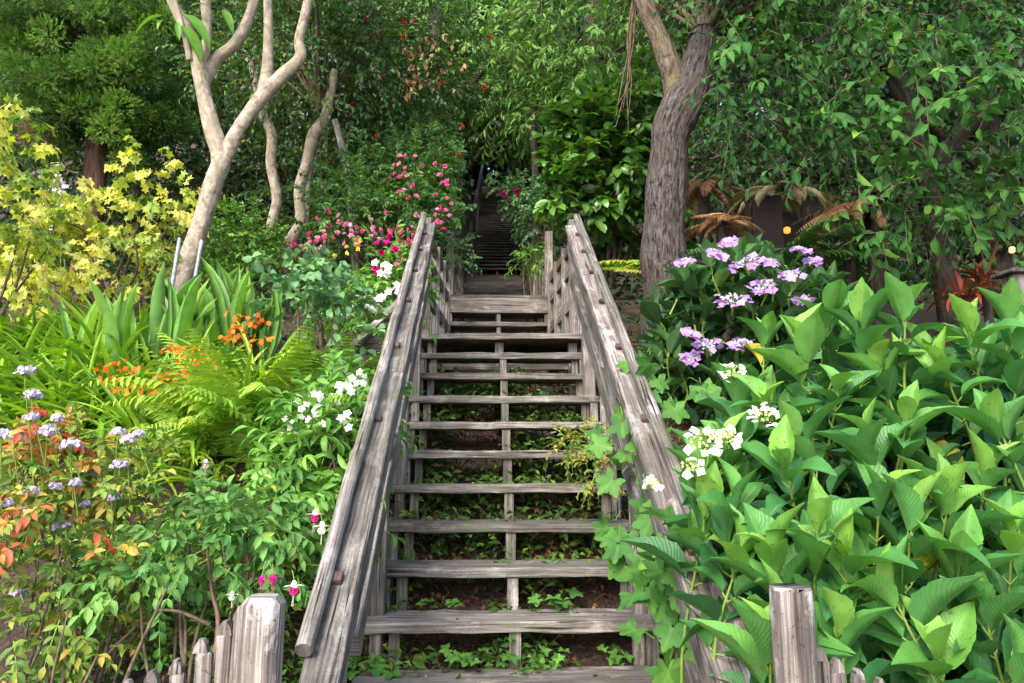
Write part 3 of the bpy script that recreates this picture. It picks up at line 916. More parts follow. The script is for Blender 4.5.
M_FERNB = mat_leaf('dead_brown_frond', [(.09, .04, .02), (.22, .11, .05), (.42, .26, .13)], None, .1, .7, rib=0, back=.05)
M_FUCH = mat_leaf('fuchsia_leaf', [(.04, .13, .035), (.095, .25, .06), (.19, .37, .08), (.40, .48, .08)], [0, .5, .92, 1], .28, .42, vein=.3)
M_IMP = mat_leaf('bright_leaf', [(.05, .16, .03), (.1, .26, .04), (.2, .38, .06)], None, .28, .4)
M_REDL = mat_leaf('turning_leaf', [(.08, .17, .03), (.2, .3, .05), (.42, .32, .06), (.48, .12, .05), (.45, .05, .05)], [0, .3, .5, .7, 1], .3, .45)
M_VINE = mat_leaf('lobed_leaf', [(.025, .09, .022), (.055, .16, .033), (.12, .27, .045)], None, .28, .6, rib=.2, spec=.2)
M_IVY = mat_leaf('ground_cover_leaf', [(.02, .06, .015), (.05, .13, .025), (.12, .23, .035), (.3, .3, .06)], [0, .5, .93, 1], .25, .5)
M_YCOV = mat_leaf('yellow_ground_cover', [(.1, .16, .02), (.25, .3, .03), (.45, .42, .06)], None, .3, .5)
M_BROM = mat_leaf('dark_red_leaf', [(.06, .01, .01), (.16, .025, .02), (.28, .06, .04)], None, .2, .35)
M_WHITE = mat_petal('white_petal', [(.72, .74, .72), (.85, .85, .84)])
M_CREAM = mat_petal('cream_bud', [(.45, .52, .2), (.7, .7, .45)])
M_PURP = mat_petal('lilac_petal', [(.30, .17, .55), (.42, .24, .62), (.58, .30, .60)])
M_LILAC = mat_petal('pale_lilac_petal', [(.36, .31, .56), (.52, .46, .66), (.66, .58, .70)])
M_PINK = mat_petal('pink_petal', [(.52, .05, .22), (.70, .16, .42), (.80, .38, .58)])
M_MAG = mat_petal('magenta_petal', [(.5, .01, .18), (.68, .03, .3)])
M_ORNG = mat_petal('orange_petal', [(.72, .1, .01), (.85, .2, .02)])
M_YEL = mat_petal('yellow_petal', [(.8, .62, .05), (.85, .75, .2)])
M_RED = mat_petal('red_petal', [(.5, .02, .03), (.6, .06, .05)])
M_PALEP = mat_petal('pale_pink_petal', [(.75, .45, .55), (.8, .62, .66)])

UPW = A((0, 0, 1.0))
T_GL = [leaf(.56, 4, 2, .55, f, b, tip=.8) for f, b in ((.2, .15), (.3, .35), (.15, .5))]


TRIM = True


def in_way(p):
    """the walking space above the stairs is kept trimmed"""
    if not TRIM: return np.zeros(len(p), bool)
    y = p[:, 1]
    lo = np.interp(y, [0, Y3, 14.4, 31], [0, Z3, 5.4, 13.6])
    w = np.interp(y, [7.5, 9, 14, 30], [.45, .52, .62, .75])
    return (y > 7.0) & (y < 32) & (np.abs(p[:, 0] - .08) < w) & (p[:, 2] < lo + 2.35)


def sprays(mb, s, d, L, K, size, tm, rnd, droop=.35, ang=.95, jit=.25, opp=False, mi=0, twig=None, hang=.25, wid=None):
    """leafy twigs: K leaves (or pairs) along each twig start s, heading d"""
    N = len(s)
    if N == 0: return
    L = np.broadcast_to(L, (N,)); size = np.broadcast_to(size, (N,)); rnd = np.broadcast_to(rnd, (N,)); d = unit(d)
    ok = ~(in_way(s) | in_way(s + d * L[:, None] * .8))
    if not ok.all():
        s, d, L, size, rnd = s[ok], d[ok], L[ok], size[ok], rnd[ok]; N = len(s)
        if N == 0: return
    L = np.broadcast_to(L, (N,)); size = np.broadcast_to(size, (N,)); rnd = np.broadcast_to(rnd, (N,))
    side0 = unit(np.cross(d, UPW + .25 * RNG.normal(size=(N, 3))))
    for k in range(K):
        t = (k + .8 + .3 * RNG.random(N)) / (K + .3)
        p = s + d * (L * t)[:, None]; p[:, 2] -= droop * L * t ** 2
        tan = d.copy(); tan[:, 2] -= 2 * droop * t; tan = unit(tan)
        last = k == K - 1
        for sg in ((1, -1) if (opp and not last) else ((1 if k % 2 else -1),)):
            a = ang * (0.0 if last else 1.0) * (1 - .3 * t) + jit * RNG.normal(size=N)
            ld = tan * np.cos(a)[:, None] + side0 * (sg * np.sin(a))[:, None] + jit * .6 * RNG.normal(size=(N, 3))
            ld[:, 2] -= hang
            nr = np.cross(side0, tan) + jit * 1.3 * RNG.normal(size=(N, 3))
            mb.inst_mix(tm, p, unit(ld), unit(nr), size * (1.05 - .3 * t) * (.75 + .5 * RNG.random(N)), np.clip(rnd + RNG.normal(size=N) * .13, 0, 1), mi, wid)
    if twig:
        mb.twigs(s, d, L, droop, twig, .5, 1)


GAPS = True


def shell_pts(c, rad, n, shell=.55, up=-.3, front=None):
    """points in the outer part of an ellipsoid and their outward directions"""
    u = rdir(int(n * 2.2) + 8); u = u[u[:, 2] > up][:n]
    r = shell + (1 - shell) * RNG.random(len(u)) ** .7
    # uneven outline
    bump = A([mnoise.noise(Vector(q * 2.3 + A(c))) for q in u])
    gap = A([mnoise.noise(Vector(q * 3.1 + A(c) * 1.7 + 5)) for q in u]) > (-.12 if (n > 15 and GAPS) else -9)
    u, r, bump = u[gap], r[gap], bump[gap]
    r = r * (1 + .32 * bump)
    return A(c) + u * r[:, None] * A(rad), unit(u / A(rad))


def crown(mb, c, rad, ncl, per, clr, L, K, size, tm, shell=.5, droop=.35, up=-.4, rnd=(.2, .75), jit=.3, opp=False, twig=.004, hang=.25, limb_from=None, limbs=0, limb_r=.03, wid=None, ang=.95, flat=.6):
    """clusters of leafy twigs set through a crown"""
    pts, out = shell_pts(c, rad, ncl, shell, up)
    for i in range(len(pts)):
        n = max(2, int(per * (.5 + RNG.random())))
        q = RNG.normal(size=(n, 3)) * A((1, 1, flat)) * clr * (.6 + .7 * RNG.random())
        dd = unit(out[i] * .9 + unit(q) * .9 + A((0, 0, .15)) + .3 * RNG.normal(size=(n, 3)))
        base = rnd[0] + (rnd[1] - rnd[0]) * RNG.random()
        sprays(mb, pts[i] + q, dd, L * (.7 + .6 * RNG.random(n)), K, size, tm, base, droop, ang, jit, opp, 0, twig, hang, wid)
    if limbs and limb_from is not None:
        idx = RNG.choice(len(pts), min(limbs, len(pts)), replace=False)
        for i in idx:
            a, b = A(limb_from), pts[i]
            mid = (a + b) / 2 + A((0, 0, .12 * np.linalg.norm(b - a))) + RNG.normal(size=3) * .08 * np.linalg.norm(b - a)
            if in_way(A([a, (a + mid) / 2, mid, (mid + b) / 2, b])).any(): continue
            mb.tube([a, mid, b], [limb_r, limb_r * .6, limb_r * .25], 6, .5, 1, False)
    return pts


def trunk_mesh(name, parent, pts, rad, mat, ns=20, sub=10, amp=.0, fur=0.0, freq=7.0):
    mb = MB(); mb.tube(pts, rad, ns, .5, 0, True, sub)
    v = mb.v[0]
    if amp or fur:
        p2, r2 = smooth(A(pts, dtype=float), A(rad, dtype=float), sub)
        k = ns + 1
        for i in range(len(p2)):
            for j in range(k):
                q = v[i * k + j]; o = q - p2[i]; o = o / (np.linalg.norm(o) + 1e-9)
                a = 2 * PI * (j % ns) / ns
                n1 = mnoise.noise(Vector((q[0] * 3, q[1] * 3, q[2] * 3)))
                n2 = mnoise.noise(Vector((math.cos(a) * freq, math.sin(a) * freq, q[2] * 2.2))) - .5 * abs(mnoise.noise(Vector((math.cos(a) * freq * 2, math.sin(a) * freq * 2, q[2] * 9))))
                v[i * k + j] = q + o * (amp * n1 + fur * n2)
    return mb.build(name, mat, parent)


# ================================================================== right foreground hydrangea
def shoot(mb, base, tip, size, npairs=5, bright=.8, bend=.0, gap=1.0):
    base, tip = A(base, dtype=float), A(tip, dtype=float)
    mid = (base + tip) / 2 + RNG.normal(size=3) * .04 + A((0, 0, .03))
    r0 = .0055
    mb.tube([base, mid, tip], [r0 * 1.3, r0, r0 * .6], 6, .5, 1, True, 4)
    ax = unit(tip - mid); L = np.linalg.norm(tip - base)
    az = RNG.random() * PI
    e1 = unit(np.cross(ax, A((.3, .9, .1)))); e2 = np.cross(ax, e1)
    sf = (.42, .8, 1.05, 1.1, 1.05, .95); el = (.13, .32, .54, .78, 1.02, 1.25); it = (.0, .022, .07, .14, .22, .31)
    for k in range(npairs):
        s = it[k] * gap * size / .2
        if s > L * 1.0: break
        p = tip - ax * s
        for h in (0, PI):
            a = az + k * PI / 2 + h + RNG.normal() * .22
            rad = e1 * math.cos(a) + e2 * math.sin(a)
            e = el[k] * (1 + RNG.normal() * .12)
            d = unit(ax * math.cos(e) + rad * math.sin(e))
            nr = ax * math.sin(e) - rad * math.cos(e) + RNG.normal(size=3) * .12
            pl = .035 * size / .2 * (k > 0)
            q = p + d * pl
            if pl: mb.tube([p, q], [.003, .0024], 5, .7, 1, False, 1)
            lf = T_HYD[RNG.choice(5, p=(.5, .2, .1, .15, .05) if k < 2 else (.22, .26, .2, .16, .16))]
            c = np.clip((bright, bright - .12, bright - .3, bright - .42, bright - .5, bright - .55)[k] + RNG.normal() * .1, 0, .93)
            if k > 2 and RNG.random() < .035: c = 1.0
            mb.inst(lf, q[None], d[None], nr[None], size * sf[k] * (.78 + .42 * RNG.random()), c, 0, .92 + .2 * RNG.random())


hyd = thing('hydrangea_bush', 'big hydrangea bush with large bright green pointed leaves, tallest on the right', 'hydrangea', PG(850, 2.6))
KEY = [(905, 292, 2.5), (862, 306, 2.55), (972, 318, 2.5), (806, 352, 2.6), (1000, 430, 2.2), (906, 425, 2.25), (868, 440, 2.2), (735, 505, 2.2), (818, 535, 2.0), (893, 595, 1.9),
       (985, 615, 1.88), (770, 648, 1.75), (948, 505, 2.1), (912, 520, 2.05), (845, 560, 1.98), (786, 470, 2.2), (775, 560, 2.0), (705, 520, 2.3), (702, 478, 2.5), (1012, 540, 2.0),
       (768, 408, 2.6), (944, 372, 2.4), (1020, 340, 2.4), (838, 395, 2.4), (925, 340, 2.55), (780, 620, 1.9), (840, 640, 1.85), (940, 660, 1.82), (728, 450, 2.5), (692, 500, 2.6), (1018, 670, 1.8), (880, 500, 2.1), (800, 440, 2.35), (985, 480, 2.15), (765, 320, 2.9), (880, 372, 2.45), (738, 560, 2.1), (960, 570, 1.95), (1010, 300, 2.6), (830, 300, 2.7), (724, 535, 2.25), (735, 395, 2.75)]
for (px, py, d) in KEY:
    if py < 345: py += 20
    tip = P(px, py, d)
    g = ground(tip[0], tip[1] + .25)
    ax = unit(A((RNG.normal() * .16, -.12 + RNG.normal() * .12, 1)))
    L = max(.35, min(.75, tip[2] - g))
    mb = MB()
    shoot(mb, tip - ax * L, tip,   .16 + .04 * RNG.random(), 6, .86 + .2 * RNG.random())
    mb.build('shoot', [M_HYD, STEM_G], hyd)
# the deeper mass of shoots
mb = MB()
TOPX, TOPY = (640, 690, 730, 770, 800, 850, 900, 950, 1000, 1060, 1200), (470, 430, 405, 375, 332, 316, 318, 322, 328, 325, 330)
n = 0
while n < 200:
    px = 640 + RNG.random() * 480; py = 300 + 420 * RNG.random()
    if py < np.interp(px, TOPX, TOPY) + 22 or px < np.interp(py, (440, 500, 560, 620, 690), (660, 690, 738, 772, 800)): continue
    d = np.interp(py, (300, 420, 560, 700), (2.75, 2.5, 2.15, 1.95)) + .08 + .75 * RNG.random() ** 1.3
    tip = P(px, py, d)
    if abs(tip[0] - .58) < .13 and tip[1] < 3.2 or tip[0] < .70: continue
    if abs(tip[1] - FY) < .1: continue
    ax = unit(A((RNG.normal() * .25, -.15 + RNG.normal() * .2, 1)))
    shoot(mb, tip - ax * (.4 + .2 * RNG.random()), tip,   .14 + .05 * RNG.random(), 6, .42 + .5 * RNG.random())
    n += 1
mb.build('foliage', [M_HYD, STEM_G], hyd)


def lacecap(name, parent, c, r, nrm, petal, bud, nfl=14, nb=60, fs=.03, inner=.55, T=T_FL4):
    mb = MB(); nrm = unit(A(nrm, dtype=float))
    e1 = unit(np.cross(nrm, A((.2, 1, .1)))); e2 = np.cross(nrm, e1)
    a = RNG.random(nfl) * 2 * PI; rr = r * (.72 + .33 * RNG.random(nfl))
    pos = A(c) + (np.cos(a) * rr)[:, None] * e1 + (np.sin(a) * rr)[:, None] * e2 + nrm * (RNG.normal(size=nfl) * .08 * r)[:, None]
    fd = unit(rdir(nfl) + .01); nn = unit(nrm + .45 * RNG.normal(size=(nfl, 3)))
    fd = unit(fd - nn * np.sum(fd * nn, 1, keepdims=True))
    for i in range(nfl):
        mb.inst(T[i % len(T)], pos[i:i + 1], fd[i:i + 1], nn[i:i + 1], fs * (.8 + .4 * RNG.random()), RNG.random(), 0)
    a = RNG.random(nb) * 2 * PI; rr = r * inner * np.sqrt(RNG.random(nb))
    pos = A(c) + (np.cos(a) * rr)[:, None] * e1 + (np.sin(a) * rr)[:, None] * e2 + nrm * (.15 * r * (1 - (rr / r) ** 2) + RNG.normal(size=nb) * .05 * r)[:, None]
    mb.inst(T_FL5[0], pos, rdir(nb), unit(nrm + .5 * RNG.normal(size=(nb, 3))), fs * .38, RNG.random(nb), 1)
    for i in range(6):
        p = pos[i * 3 % nb]
        mb.tube([A(c) - nrm * r * .9, (A(c) + p) / 2 - nrm * r * .25, p], [.003, .002, .0015], 4, .5, 2, False, 2)
    return mb.build(name, [petal, bud, STEM_G], parent)


for (px, py, d, r, n) in ((704, 442, 2.2, .055, 9), (729, 436, 2.25, .04, 5), (766, 416, 2.4, .05, 6), (690, 466, 2.25, .04, 4), (733, 372, 2.7, .045, 4), (652, 484, 2.4, .03, 3)):
    lacecap('flower_head', hyd, P(px, py, d), r, (-.2, -.75, .75), M_WHITE, M_CREAM, n * 2, 45, .03, .7)

# ================================================================== purple lacecap hydrangea
ph = thing('hydrangea_bush', 'lilac lacecap hydrangea with flat flower heads in front of the thick trunk', 'hydrangea', PG(735, 4.6))
mb = MB(); n = 0
while n < 130:
    px = 655 + 190 * RNG.random(); py = 235 + 190 * RNG.random()
    if py < np.interp(px, (655, 690, 740, 800, 850), (315, 262, 252, 262, 290)): continue
    d = 4.45 + .9 * RNG.random()
    tip = P(px, py, d)
    ax = unit(A((RNG.normal() * .25, -.25 + RNG.normal() * .2, 1)))
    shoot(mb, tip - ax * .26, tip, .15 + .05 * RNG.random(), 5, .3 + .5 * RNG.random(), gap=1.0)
    n += 1
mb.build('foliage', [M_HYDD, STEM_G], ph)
for (px, py, r) in ((733, 300, .10), (765, 286, .085), (746, 264, .09), (716, 254, .07), (792, 275, .06), (708, 346, .085), (742, 344, .07), (692, 358, .06), (691, 333, .05), (800, 250, .05), (770, 262, .05), (686, 262, .05), (728, 242, .05), (812, 262, .045), (803, 300, .05)):
    lacecap('flower_head', ph, P(px, py, 4.2 + .1 * RNG.random()), r, (-.1 + .2 * RNG.normal(), -.6, .9), M_PURP, M_LILAC, 16, 60, .05, .72)

# ================================================================== lobed vine over the right rail
vn = thing('lobed_leaf_vine', 'soft lobed-leaf vine spilling over the railing beside the lower treads', 'vine', PG(668, 3.0))
mb = MB()
path = [(640, 372, 3.6), (650, 395, 3.5), (628, 440, 3.3), (625, 470, 3.2), (648, 430, 3.25), (640, 520, 2.95), (650, 545, 2.8), (632, 560, 2.85), (668, 545, 2.7), (655, 580, 2.7), (680, 575, 2.6), (668, 610, 2.6), (700, 600, 2.5), (678, 640, 2.45), (620, 540, 3.0), (690, 550, 2.6), (660, 470, 3.1), (672, 395, 3.5), (700, 380, 3.6), (650, 360, 3.8), (662, 560, 2.7), (676, 590, 2.6), (690, 570, 2.55), (660, 620, 2.6), (645, 500, 3.0)]
for (px, py, d) in path:
    for k in range(3):
        p = P(px + RNG.normal() * 15, py + RNG.normal() * 16, d + RNG.normal() * .05)
        dn = unit(A((RNG.normal() * .6 - .15, -.45 + RNG.normal() * .3, -.55 + RNG.normal() * .45)))
        nr = unit(A((RNG.normal() * .35 - .1, -.85, .6 + RNG.normal() * .3)))
        s = .115 + .055 * RNG.random()
        mb.inst(T_LOBE[RNG.integers(3)], p[None], dn[None], nr[None], s, .25 + .6 * RNG.random(), 0)
        mb.tube([p, p - dn * .05 + A((0, .05, 0)), p - dn * .07 + A((.02, .16, -.06))], [.0016, .0018, .002], 4, .5, 1, False, 3)
mb.build('foliage', [M_VINE, STEM_G], vn)
mb = MB()
mb.tube([PG(690, 3.0), P(668, 560, 2.8), P(650, 480, 3.1), P(640, 400, 3.5)], [.008, .006, .005, .003], 6)
mb.tube([PG(700, 2.6), P(690, 600, 2.6), P(660, 580, 2.7)], [.008, .006, .003], 6)
mb.build('stem', STEM_G, vn)

# ================================================================== thick furrowed trunk
bt = thing('broadleaf_tree', 'leaning tree with a thick furrowed grey trunk right of the stairs', 'tree', PG(672, 6.0))
D = 6.0
tp = [PG(672, D) + A((0, 0, -.15)), P(669, 352, D), P(665, 280, D), P(664, 220, D), P(668, 160, D), P(672, 128, D + .02), P(691, 88, D + .1), P(702, 50, D + .2), P(705, 33, D + .25)]
rd = [.30, .215, .18, .17, .165, .155, .145, .125, .115]
trunk_mesh('trunk', bt, tp, rd, BARK_BIG, 80, 24, .03, .013, 8.0)
trunk_mesh('limb', bt, [P(678, 112, D + .08), P(674, 80, D + .12), P(660, 40, D + .2), P(645, 5, D + .3), P(625, -60, D + .5)], [.11, .10, .085, .075, .06], BARK_MOSS, 28, 10, .015, .006)
trunk_mesh('limb', bt, [P(699, 40, D + .25), P(720, 5, D + .25), P(760, -50, D + .3)], [.10, .06, .05], BARK_BIG, 20, 8, .01, .006)
mb = MB()
for (px, py, d, rx, rz, nc) in ((710, -50, 6.2, 1.0, .5, 30), (590, -70, 6.8, .8, .4, 14), (840, -30, 6.0, 1.2, .7, 45), (735, 20, 6.3, .3, .3, 6), (750, 60, 6.5, .35, .5, 8)):
    crown(mb, P(px, py, d), (rx, 1.0, rz), nc, 10, .16, .3, 6, .085, T_OV, .3, .3, -1, (.3, .9), limb_from=tp[-1], limbs=5, limb_r=.03)
mb.build('crown', [M_OVALT, STEM_B], bt)

# thin hanging twigs below its limb
mb = MB()
for k in range(6):
    x = 632 + RNG.normal() * 4
    mb.tube([P(633 + k, -15, 6.4), P(631 + RNG.normal() * 3, 40, 6.4), P(628 + RNG.normal() * 6, 80, 6.4), P(626 + RNG.normal() * 12, 108 + RNG.random() * 28, 6.35)], [.010, .008, .006, .003], 5)
mb.build('hanging_twigs', STEM_B, bt)

# ================================================================== oval-leaf tree over the right side
ot = thing('oval_leaf_tree', 'spreading tree with hanging sprays of oval leaves filling the upper right', 'tree', PG(1000, 6.4))
tp = [PG(960, 6.6), P(950, 300, 6.6), P(930, 200, 6.6), P(900, 90, 6.5), P(860, 20, 6.4), P(820, -60, 6.3)]
trunk_mesh('trunk', ot, tp, [.16, .12, .10, .08, .06, .05], BARK_DK, 16, 8, .01)
trunk_mesh('limb', ot, [P(925, 180, 6.6), P(980, 110, 6.3), P(1040, 40, 6.0)], [.08, .06, .04], BARK_DK, 12, 6, .01)
trunk_mesh('limb', ot, [P(850, 5, 6.4), P(820, 40, 6.0), P(812, 50, 5.9)], [.03, .02, .008], BARK_DK, 8, 4)
mb = MB(); n = 0
# sprays face the light and hang
def spray_field(mb, n, poly_top, poly_bot, x0, x1, d0, d1, L, K, size, tm, rnd, droop, dirv, **kw):
    px = x0 + (x1 - x0) * RNG.random(n)
    lo, hi = np.interp(px, *poly_top), np.interp(px, *poly_bot)
    py = lo + (hi - lo) * RNG.random(n)
    d = d0 + (d1 - d0) * RNG.random(n)
    # noise gaps
    keep = A([mnoise.noise(Vector((a / 90, b / 65, c * .8))) for a, b, c in zip(px, py, d)]) > kw.pop('gap', -.15)
    px, py, d = px[keep], py[keep], d[keep]
    pos = A([P(a, b, c) for a, b, c in zip(px, py, d)])
    cl = A([mnoise.noise(Vector((a / 40 + 9, b / 40, c * 2))) for a, b, c in zip(px, py, d)])
    m_ = len(pos)
    dd = unit(A(dirv) + .75 * RNG.normal(size=(m_, 3)))
    sprays(mb, pos, dd, L * (.6 + .8 * RNG.random(m_)), K, size, tm, np.clip(rnd + .45 * cl, 0, 1), droop, **kw)
    return pos

TOP = ((690, 1130), (-70, -70)); 
BOT = ((700, 740, 780, 860, 900, 940, 1024, 1130), (110, 150, 165, 190, 215, 245, 250, 260))
spray_field(mb, 2200, TOP, BOT, 715, 1120, 5.0, 6.8, .36, 7, .098, T_OV, .45, .5, (-.25, -.7, .1), gap=.19, twig=.004, hang=.35, jit=.3)
for (px, py, d, k) in ((880, 225, 5.0, 10), (905, 165, 4.6, 14), (940, 210, 4.7, 12), (970, 90, 4.5, 16), (1005, 70, 4.4, 14), (880, 120, 4.8, 14), (820, 130, 5.0, 8), (900, 40, 4.6, 14), (985, 190, 4.6, 12), (780, 60, 5.2, 12), (750, 20, 5.2, 12), (1010, 150, 4.7, 10)):
    q = A([P(px + RNG.normal() * 24, py + RNG.normal() * 16, d + .12 * RNG.normal()) for _ in range(k)])
    sprays(mb, q, unit(A((.1, -.6, -.1)) + .6 * RNG.normal(size=(k, 3))), .3, 6, .12, T_OV, .55 + .2 * RNG.random(), .45, hang=.3, twig=.004)
mb.build('crown', [M_OVALT, STEM_B], ot)

# darker trees behind on the right
def bg_tree(name, label, px, d, h, trunk_r, blobs, mat, tm, L, K, size, bark=BARK_DK, group=None, lean=0, shell=.35, rnd=(.15, .8), per=9, droop=.35, hang=.25, clr=.3, flat=.6, ang=.95, twig=.006):
    b = PG(px, d)
    root = thing(name, label, 'tree', b, group)
    top = b + A((lean, 0, h))
    trunk_mesh('trunk', root, [b - A((0, 0, .2)), b + (top - b) * .33 + RNG.normal(size=3) * .08, b + (top - b) * .66 + RNG.normal(size=3) * .1, top], [trunk_r * 1.2, trunk_r, trunk_r * .7, trunk_r * .35], bark, 14, 8, trunk_r * .12)
    mb = MB()
    for (x, y, dd, rx, ry, rz, nc) in blobs:
        c = P(x, y, dd)
        j = b + (top - b) * min(.95, max(.2, (c[2] - b[2]) / h - .1))
        crown(mb, c, (rx, ry, rz), nc, per, clr, L, K, size, tm, shell, droop, -.75, rnd, limb_from=j, limbs=max(3, nc // 14), limb_r=trunk_r * .3, hang=hang, flat=flat, ang=ang, twig=twig)
    mb.build('crown', [mat, STEM_B], root)
    return root


TREES = 'trees on the wooded slope behind the garden'
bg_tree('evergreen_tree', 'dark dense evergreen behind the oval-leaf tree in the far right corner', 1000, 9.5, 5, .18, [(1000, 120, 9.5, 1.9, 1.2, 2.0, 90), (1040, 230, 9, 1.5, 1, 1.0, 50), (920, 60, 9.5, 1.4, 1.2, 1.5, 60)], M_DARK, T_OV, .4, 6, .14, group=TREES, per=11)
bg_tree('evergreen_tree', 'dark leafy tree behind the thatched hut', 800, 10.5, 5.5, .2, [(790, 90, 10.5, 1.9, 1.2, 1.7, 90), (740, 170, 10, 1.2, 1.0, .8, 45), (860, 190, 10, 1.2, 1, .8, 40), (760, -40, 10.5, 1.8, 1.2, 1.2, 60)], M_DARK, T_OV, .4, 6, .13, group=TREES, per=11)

# ================================================================== glossy shrub behind the stairs on the right
gs = thing('glossy_shrub', 'rounded shrub of big glossy leaves left of the thick trunk', 'shrub', PG(600, 7.9))
mb = MB()
for (px, py, d, rx, rz, nc) in ((600, 165, 7.8, .62, .62, 75), (570, 200, 7.7, .42, .5, 45), (625, 120, 8.0, .5, .4, 36), (635, 210, 7.9, .4, .5, 30), (560, 160, 7.9, .3, .3, 16)):
    crown(mb, P(px, py, d), (rx, .55, rz), nc, 7, .1, .22, 6, .165, T_GL, .6, .12, -.7, (.35, .82), jit=.25, hang=.12, twig=.004)
mb.build('foliage', [M_CAM, STEM_B], gs)
mb = MB()
b = PG(600, 7.9)
for k in range(6):
    mb.tube([b + A((RNG.normal() * .08, RNG.normal() * .08, -.1)), b + A((RNG.normal() * .2, 0, .7)), P(570 + 60 * RNG.random(), 150 + 50 * RNG.random(), 7.9)], [.03, .022, .008], 7)
mb.build('stem', STEM_B, gs)

# ================================================================== ferns and hut on the right
def fern(name, label, base, n, L, mats, spread=1.0, lift=.9, rnd=(.2, .8), face=None, group=None, cat='fern', wid=1.0, nsub=0):
    gz = float(ground(base[0], base[1])); high = base[2] - gz > .12
    root = thing(name, label, cat, (base[0], base[1], gz) if high else base, group)
    if high:
        mb = MB(); mb.tube([(base[0] + .03, base[1] + .05, gz - .05), (base[0] + .02, base[1] + .03, (gz + base[2]) / 2), A(base)], [.07, .055, .05], 9)
        mb.build('trunk', BARK_DK, root)
    mb = MB()
    az = (np.arange(n) + RNG.random(n) * .7) * 2 * PI / n * 1.0
    if face is not None: az = face[0] + (RNG.random(n) - .5) * face[1]
    d = np.stack([np.sin(az) * spread, -np.cos(az) * spread, lift * (.6 + .7 * RNG.random(n))], -1)
    d = unit(d)
    nr = unit(UPW + .0 * d) - d * d[:, 2:3]
    nr = unit(nr + .12 * RNG.normal(size=(n, 3)))
    mb.inst_mix(T_FRP, A(base) + .04 * RNG.normal(size=(n, 3)), d, nr, L * (.65 + .5 * RNG.random(n)), rnd[0] + (rnd[1] - rnd[0]) * RNG.random(n), 0, wid)
    mb.build('fronds', mats, root)
    return root


fern('tree_fern', 'green fern arching below the glowing hut', P(770, 262, 5.8), 14, .75, M_FERNG, 1, .7)
fern('tree_fern', 'green fern with lacy fronds in front of the hut steps', P(850, 260, 5.9), 12, .8, M_FERNG, 1, .6)
fern('dead_fern', 'clump of drooping rust-brown fronds just right of the thick trunk', P(722, 218, 6.2), 22, .42, M_FERNB, 1, .1, (.3, 1), wid=.7)
fern('dead_fern', 'hanging brown fronds against the dark leaves above the rust-brown clump', P(703, 180, 6.5), 10, .4, M_FERNB, .8, -.2, (.1, .6))
fern('dead_fern', 'long arching brown fronds right of the hut', P(870, 208, 5.8), 12, .7, M_FERNB, 1, .15, (.2, .8), face=(-1.2, 1.8), wid=.75)
fern('yellow_fern', 'yellowing fern frond arching between the railing and the thick trunk', P(650, 270, 6.6), 7, .55, M_FERN, 1, .45, (.6, 1), face=(-1.4, 1.4))
fern('tree_fern', 'small green fern at the foot of the thick trunk', P(628, 330, 6.9), 12, .55, M_FERNG, 1, .8)

hb = P(785, 236, 7.4)
hut = thing('thatched_hut', 'small dark hut with a shaggy frond roof and a glowing orange doorway', 'hut', hb)
HW = mat_plain('hut_wall', (.028, .018, .013), .9, vary=.25)
z0, z1 = float(ground(hb[0], hb[1])) - .1, hb[2] + .42
for (xa, xb) in ((-.32, -.02), (.18, .36)):
    plank('wall', hut, (hb[0] + (xa + xb) / 2, hb[1], z0), (hb[0] + (xa + xb) / 2, hb[1], z1), xb - xa, .05, (0, 1, 0), mat=HW)
plank('wall', hut, (hb[0] + .08, hb[1] + .5, z0), (hb[0] + .08, hb[1] + .5, z1), .85, .05, (0, 1, 0), mat=HW)
plank('wall', hut, (hb[0] - .35, hb[1] + .25, z0), (hb[0] - .35, hb[1] + .25, z1), .5, .05, (1, 0, 0), mat=HW)
mb = MB()
nn = 60
ang = RNG.random(nn) * 2 * PI
q = hb + A((0.05, .2, .50)) + np.stack([np.cos(ang) * .15, np.sin(ang) * .12, RNG.random(nn) * .06], -1)
mb.inst_mix(T_FROND, q, unit(np.stack([np.cos(ang), np.sin(ang), .05 + 0 * ang], -1)), np.tile(UPW, (nn, 1)) + .2 * RNG.normal(size=(nn, 3)), .42 + .15 * RNG.random(nn), .3 + .7 * RNG.random(nn), 0, .7)
mb.build('roof', mat_leaf('dry_thatch', [(.2, .14, .08), (.4, .32, .17), (.55, .5, .26)], None, .1, .8, rib=0, back=0), hut)
mb = MB(); mb.tube([hb + A((.05, .06, .045)), hb + A((.05, .06, .06)), hb + A((.05, .06, .10)), hb + A((.05, .06, .115))], [.008, .032, .032, .008], 12)
lmp = mb.build('lamp', mat_plain('orange_lamp_glow', (1.0, .26, .03), emit=.7, vary=.05), hut)
lb_ = P(1012, 250, 5.6); gz = float(ground(lb_[0], lb_[1]))
gl = thing('garden_lamp', 'small warm glowing lamp above the grey post at the edge of the oval-leaf tree', 'lamp', (lb_[0], lb_[1], gz))
mb = MB(); mb.tube([P(1012, 246.5, 5.6), P(1012, 248, 5.6), P(1012, 252, 5.6), P(1012, 253.5, 5.6)], [.006, .022, .022, .006], 10)
mb.build('bulb', mat_plain('warm_lamp_glow', (1.0, .5, .22), emit=.4, vary=.05), gl)
mb = MB(); mb.tube([(lb_[0], lb_[1], gz - .1), (lb_[0], lb_[1], (gz + lb_[2]) / 2), P(1012, 253.6, 5.6)], [.014, .012, .009], 8)
mb.build('pole', WOODD, gl)

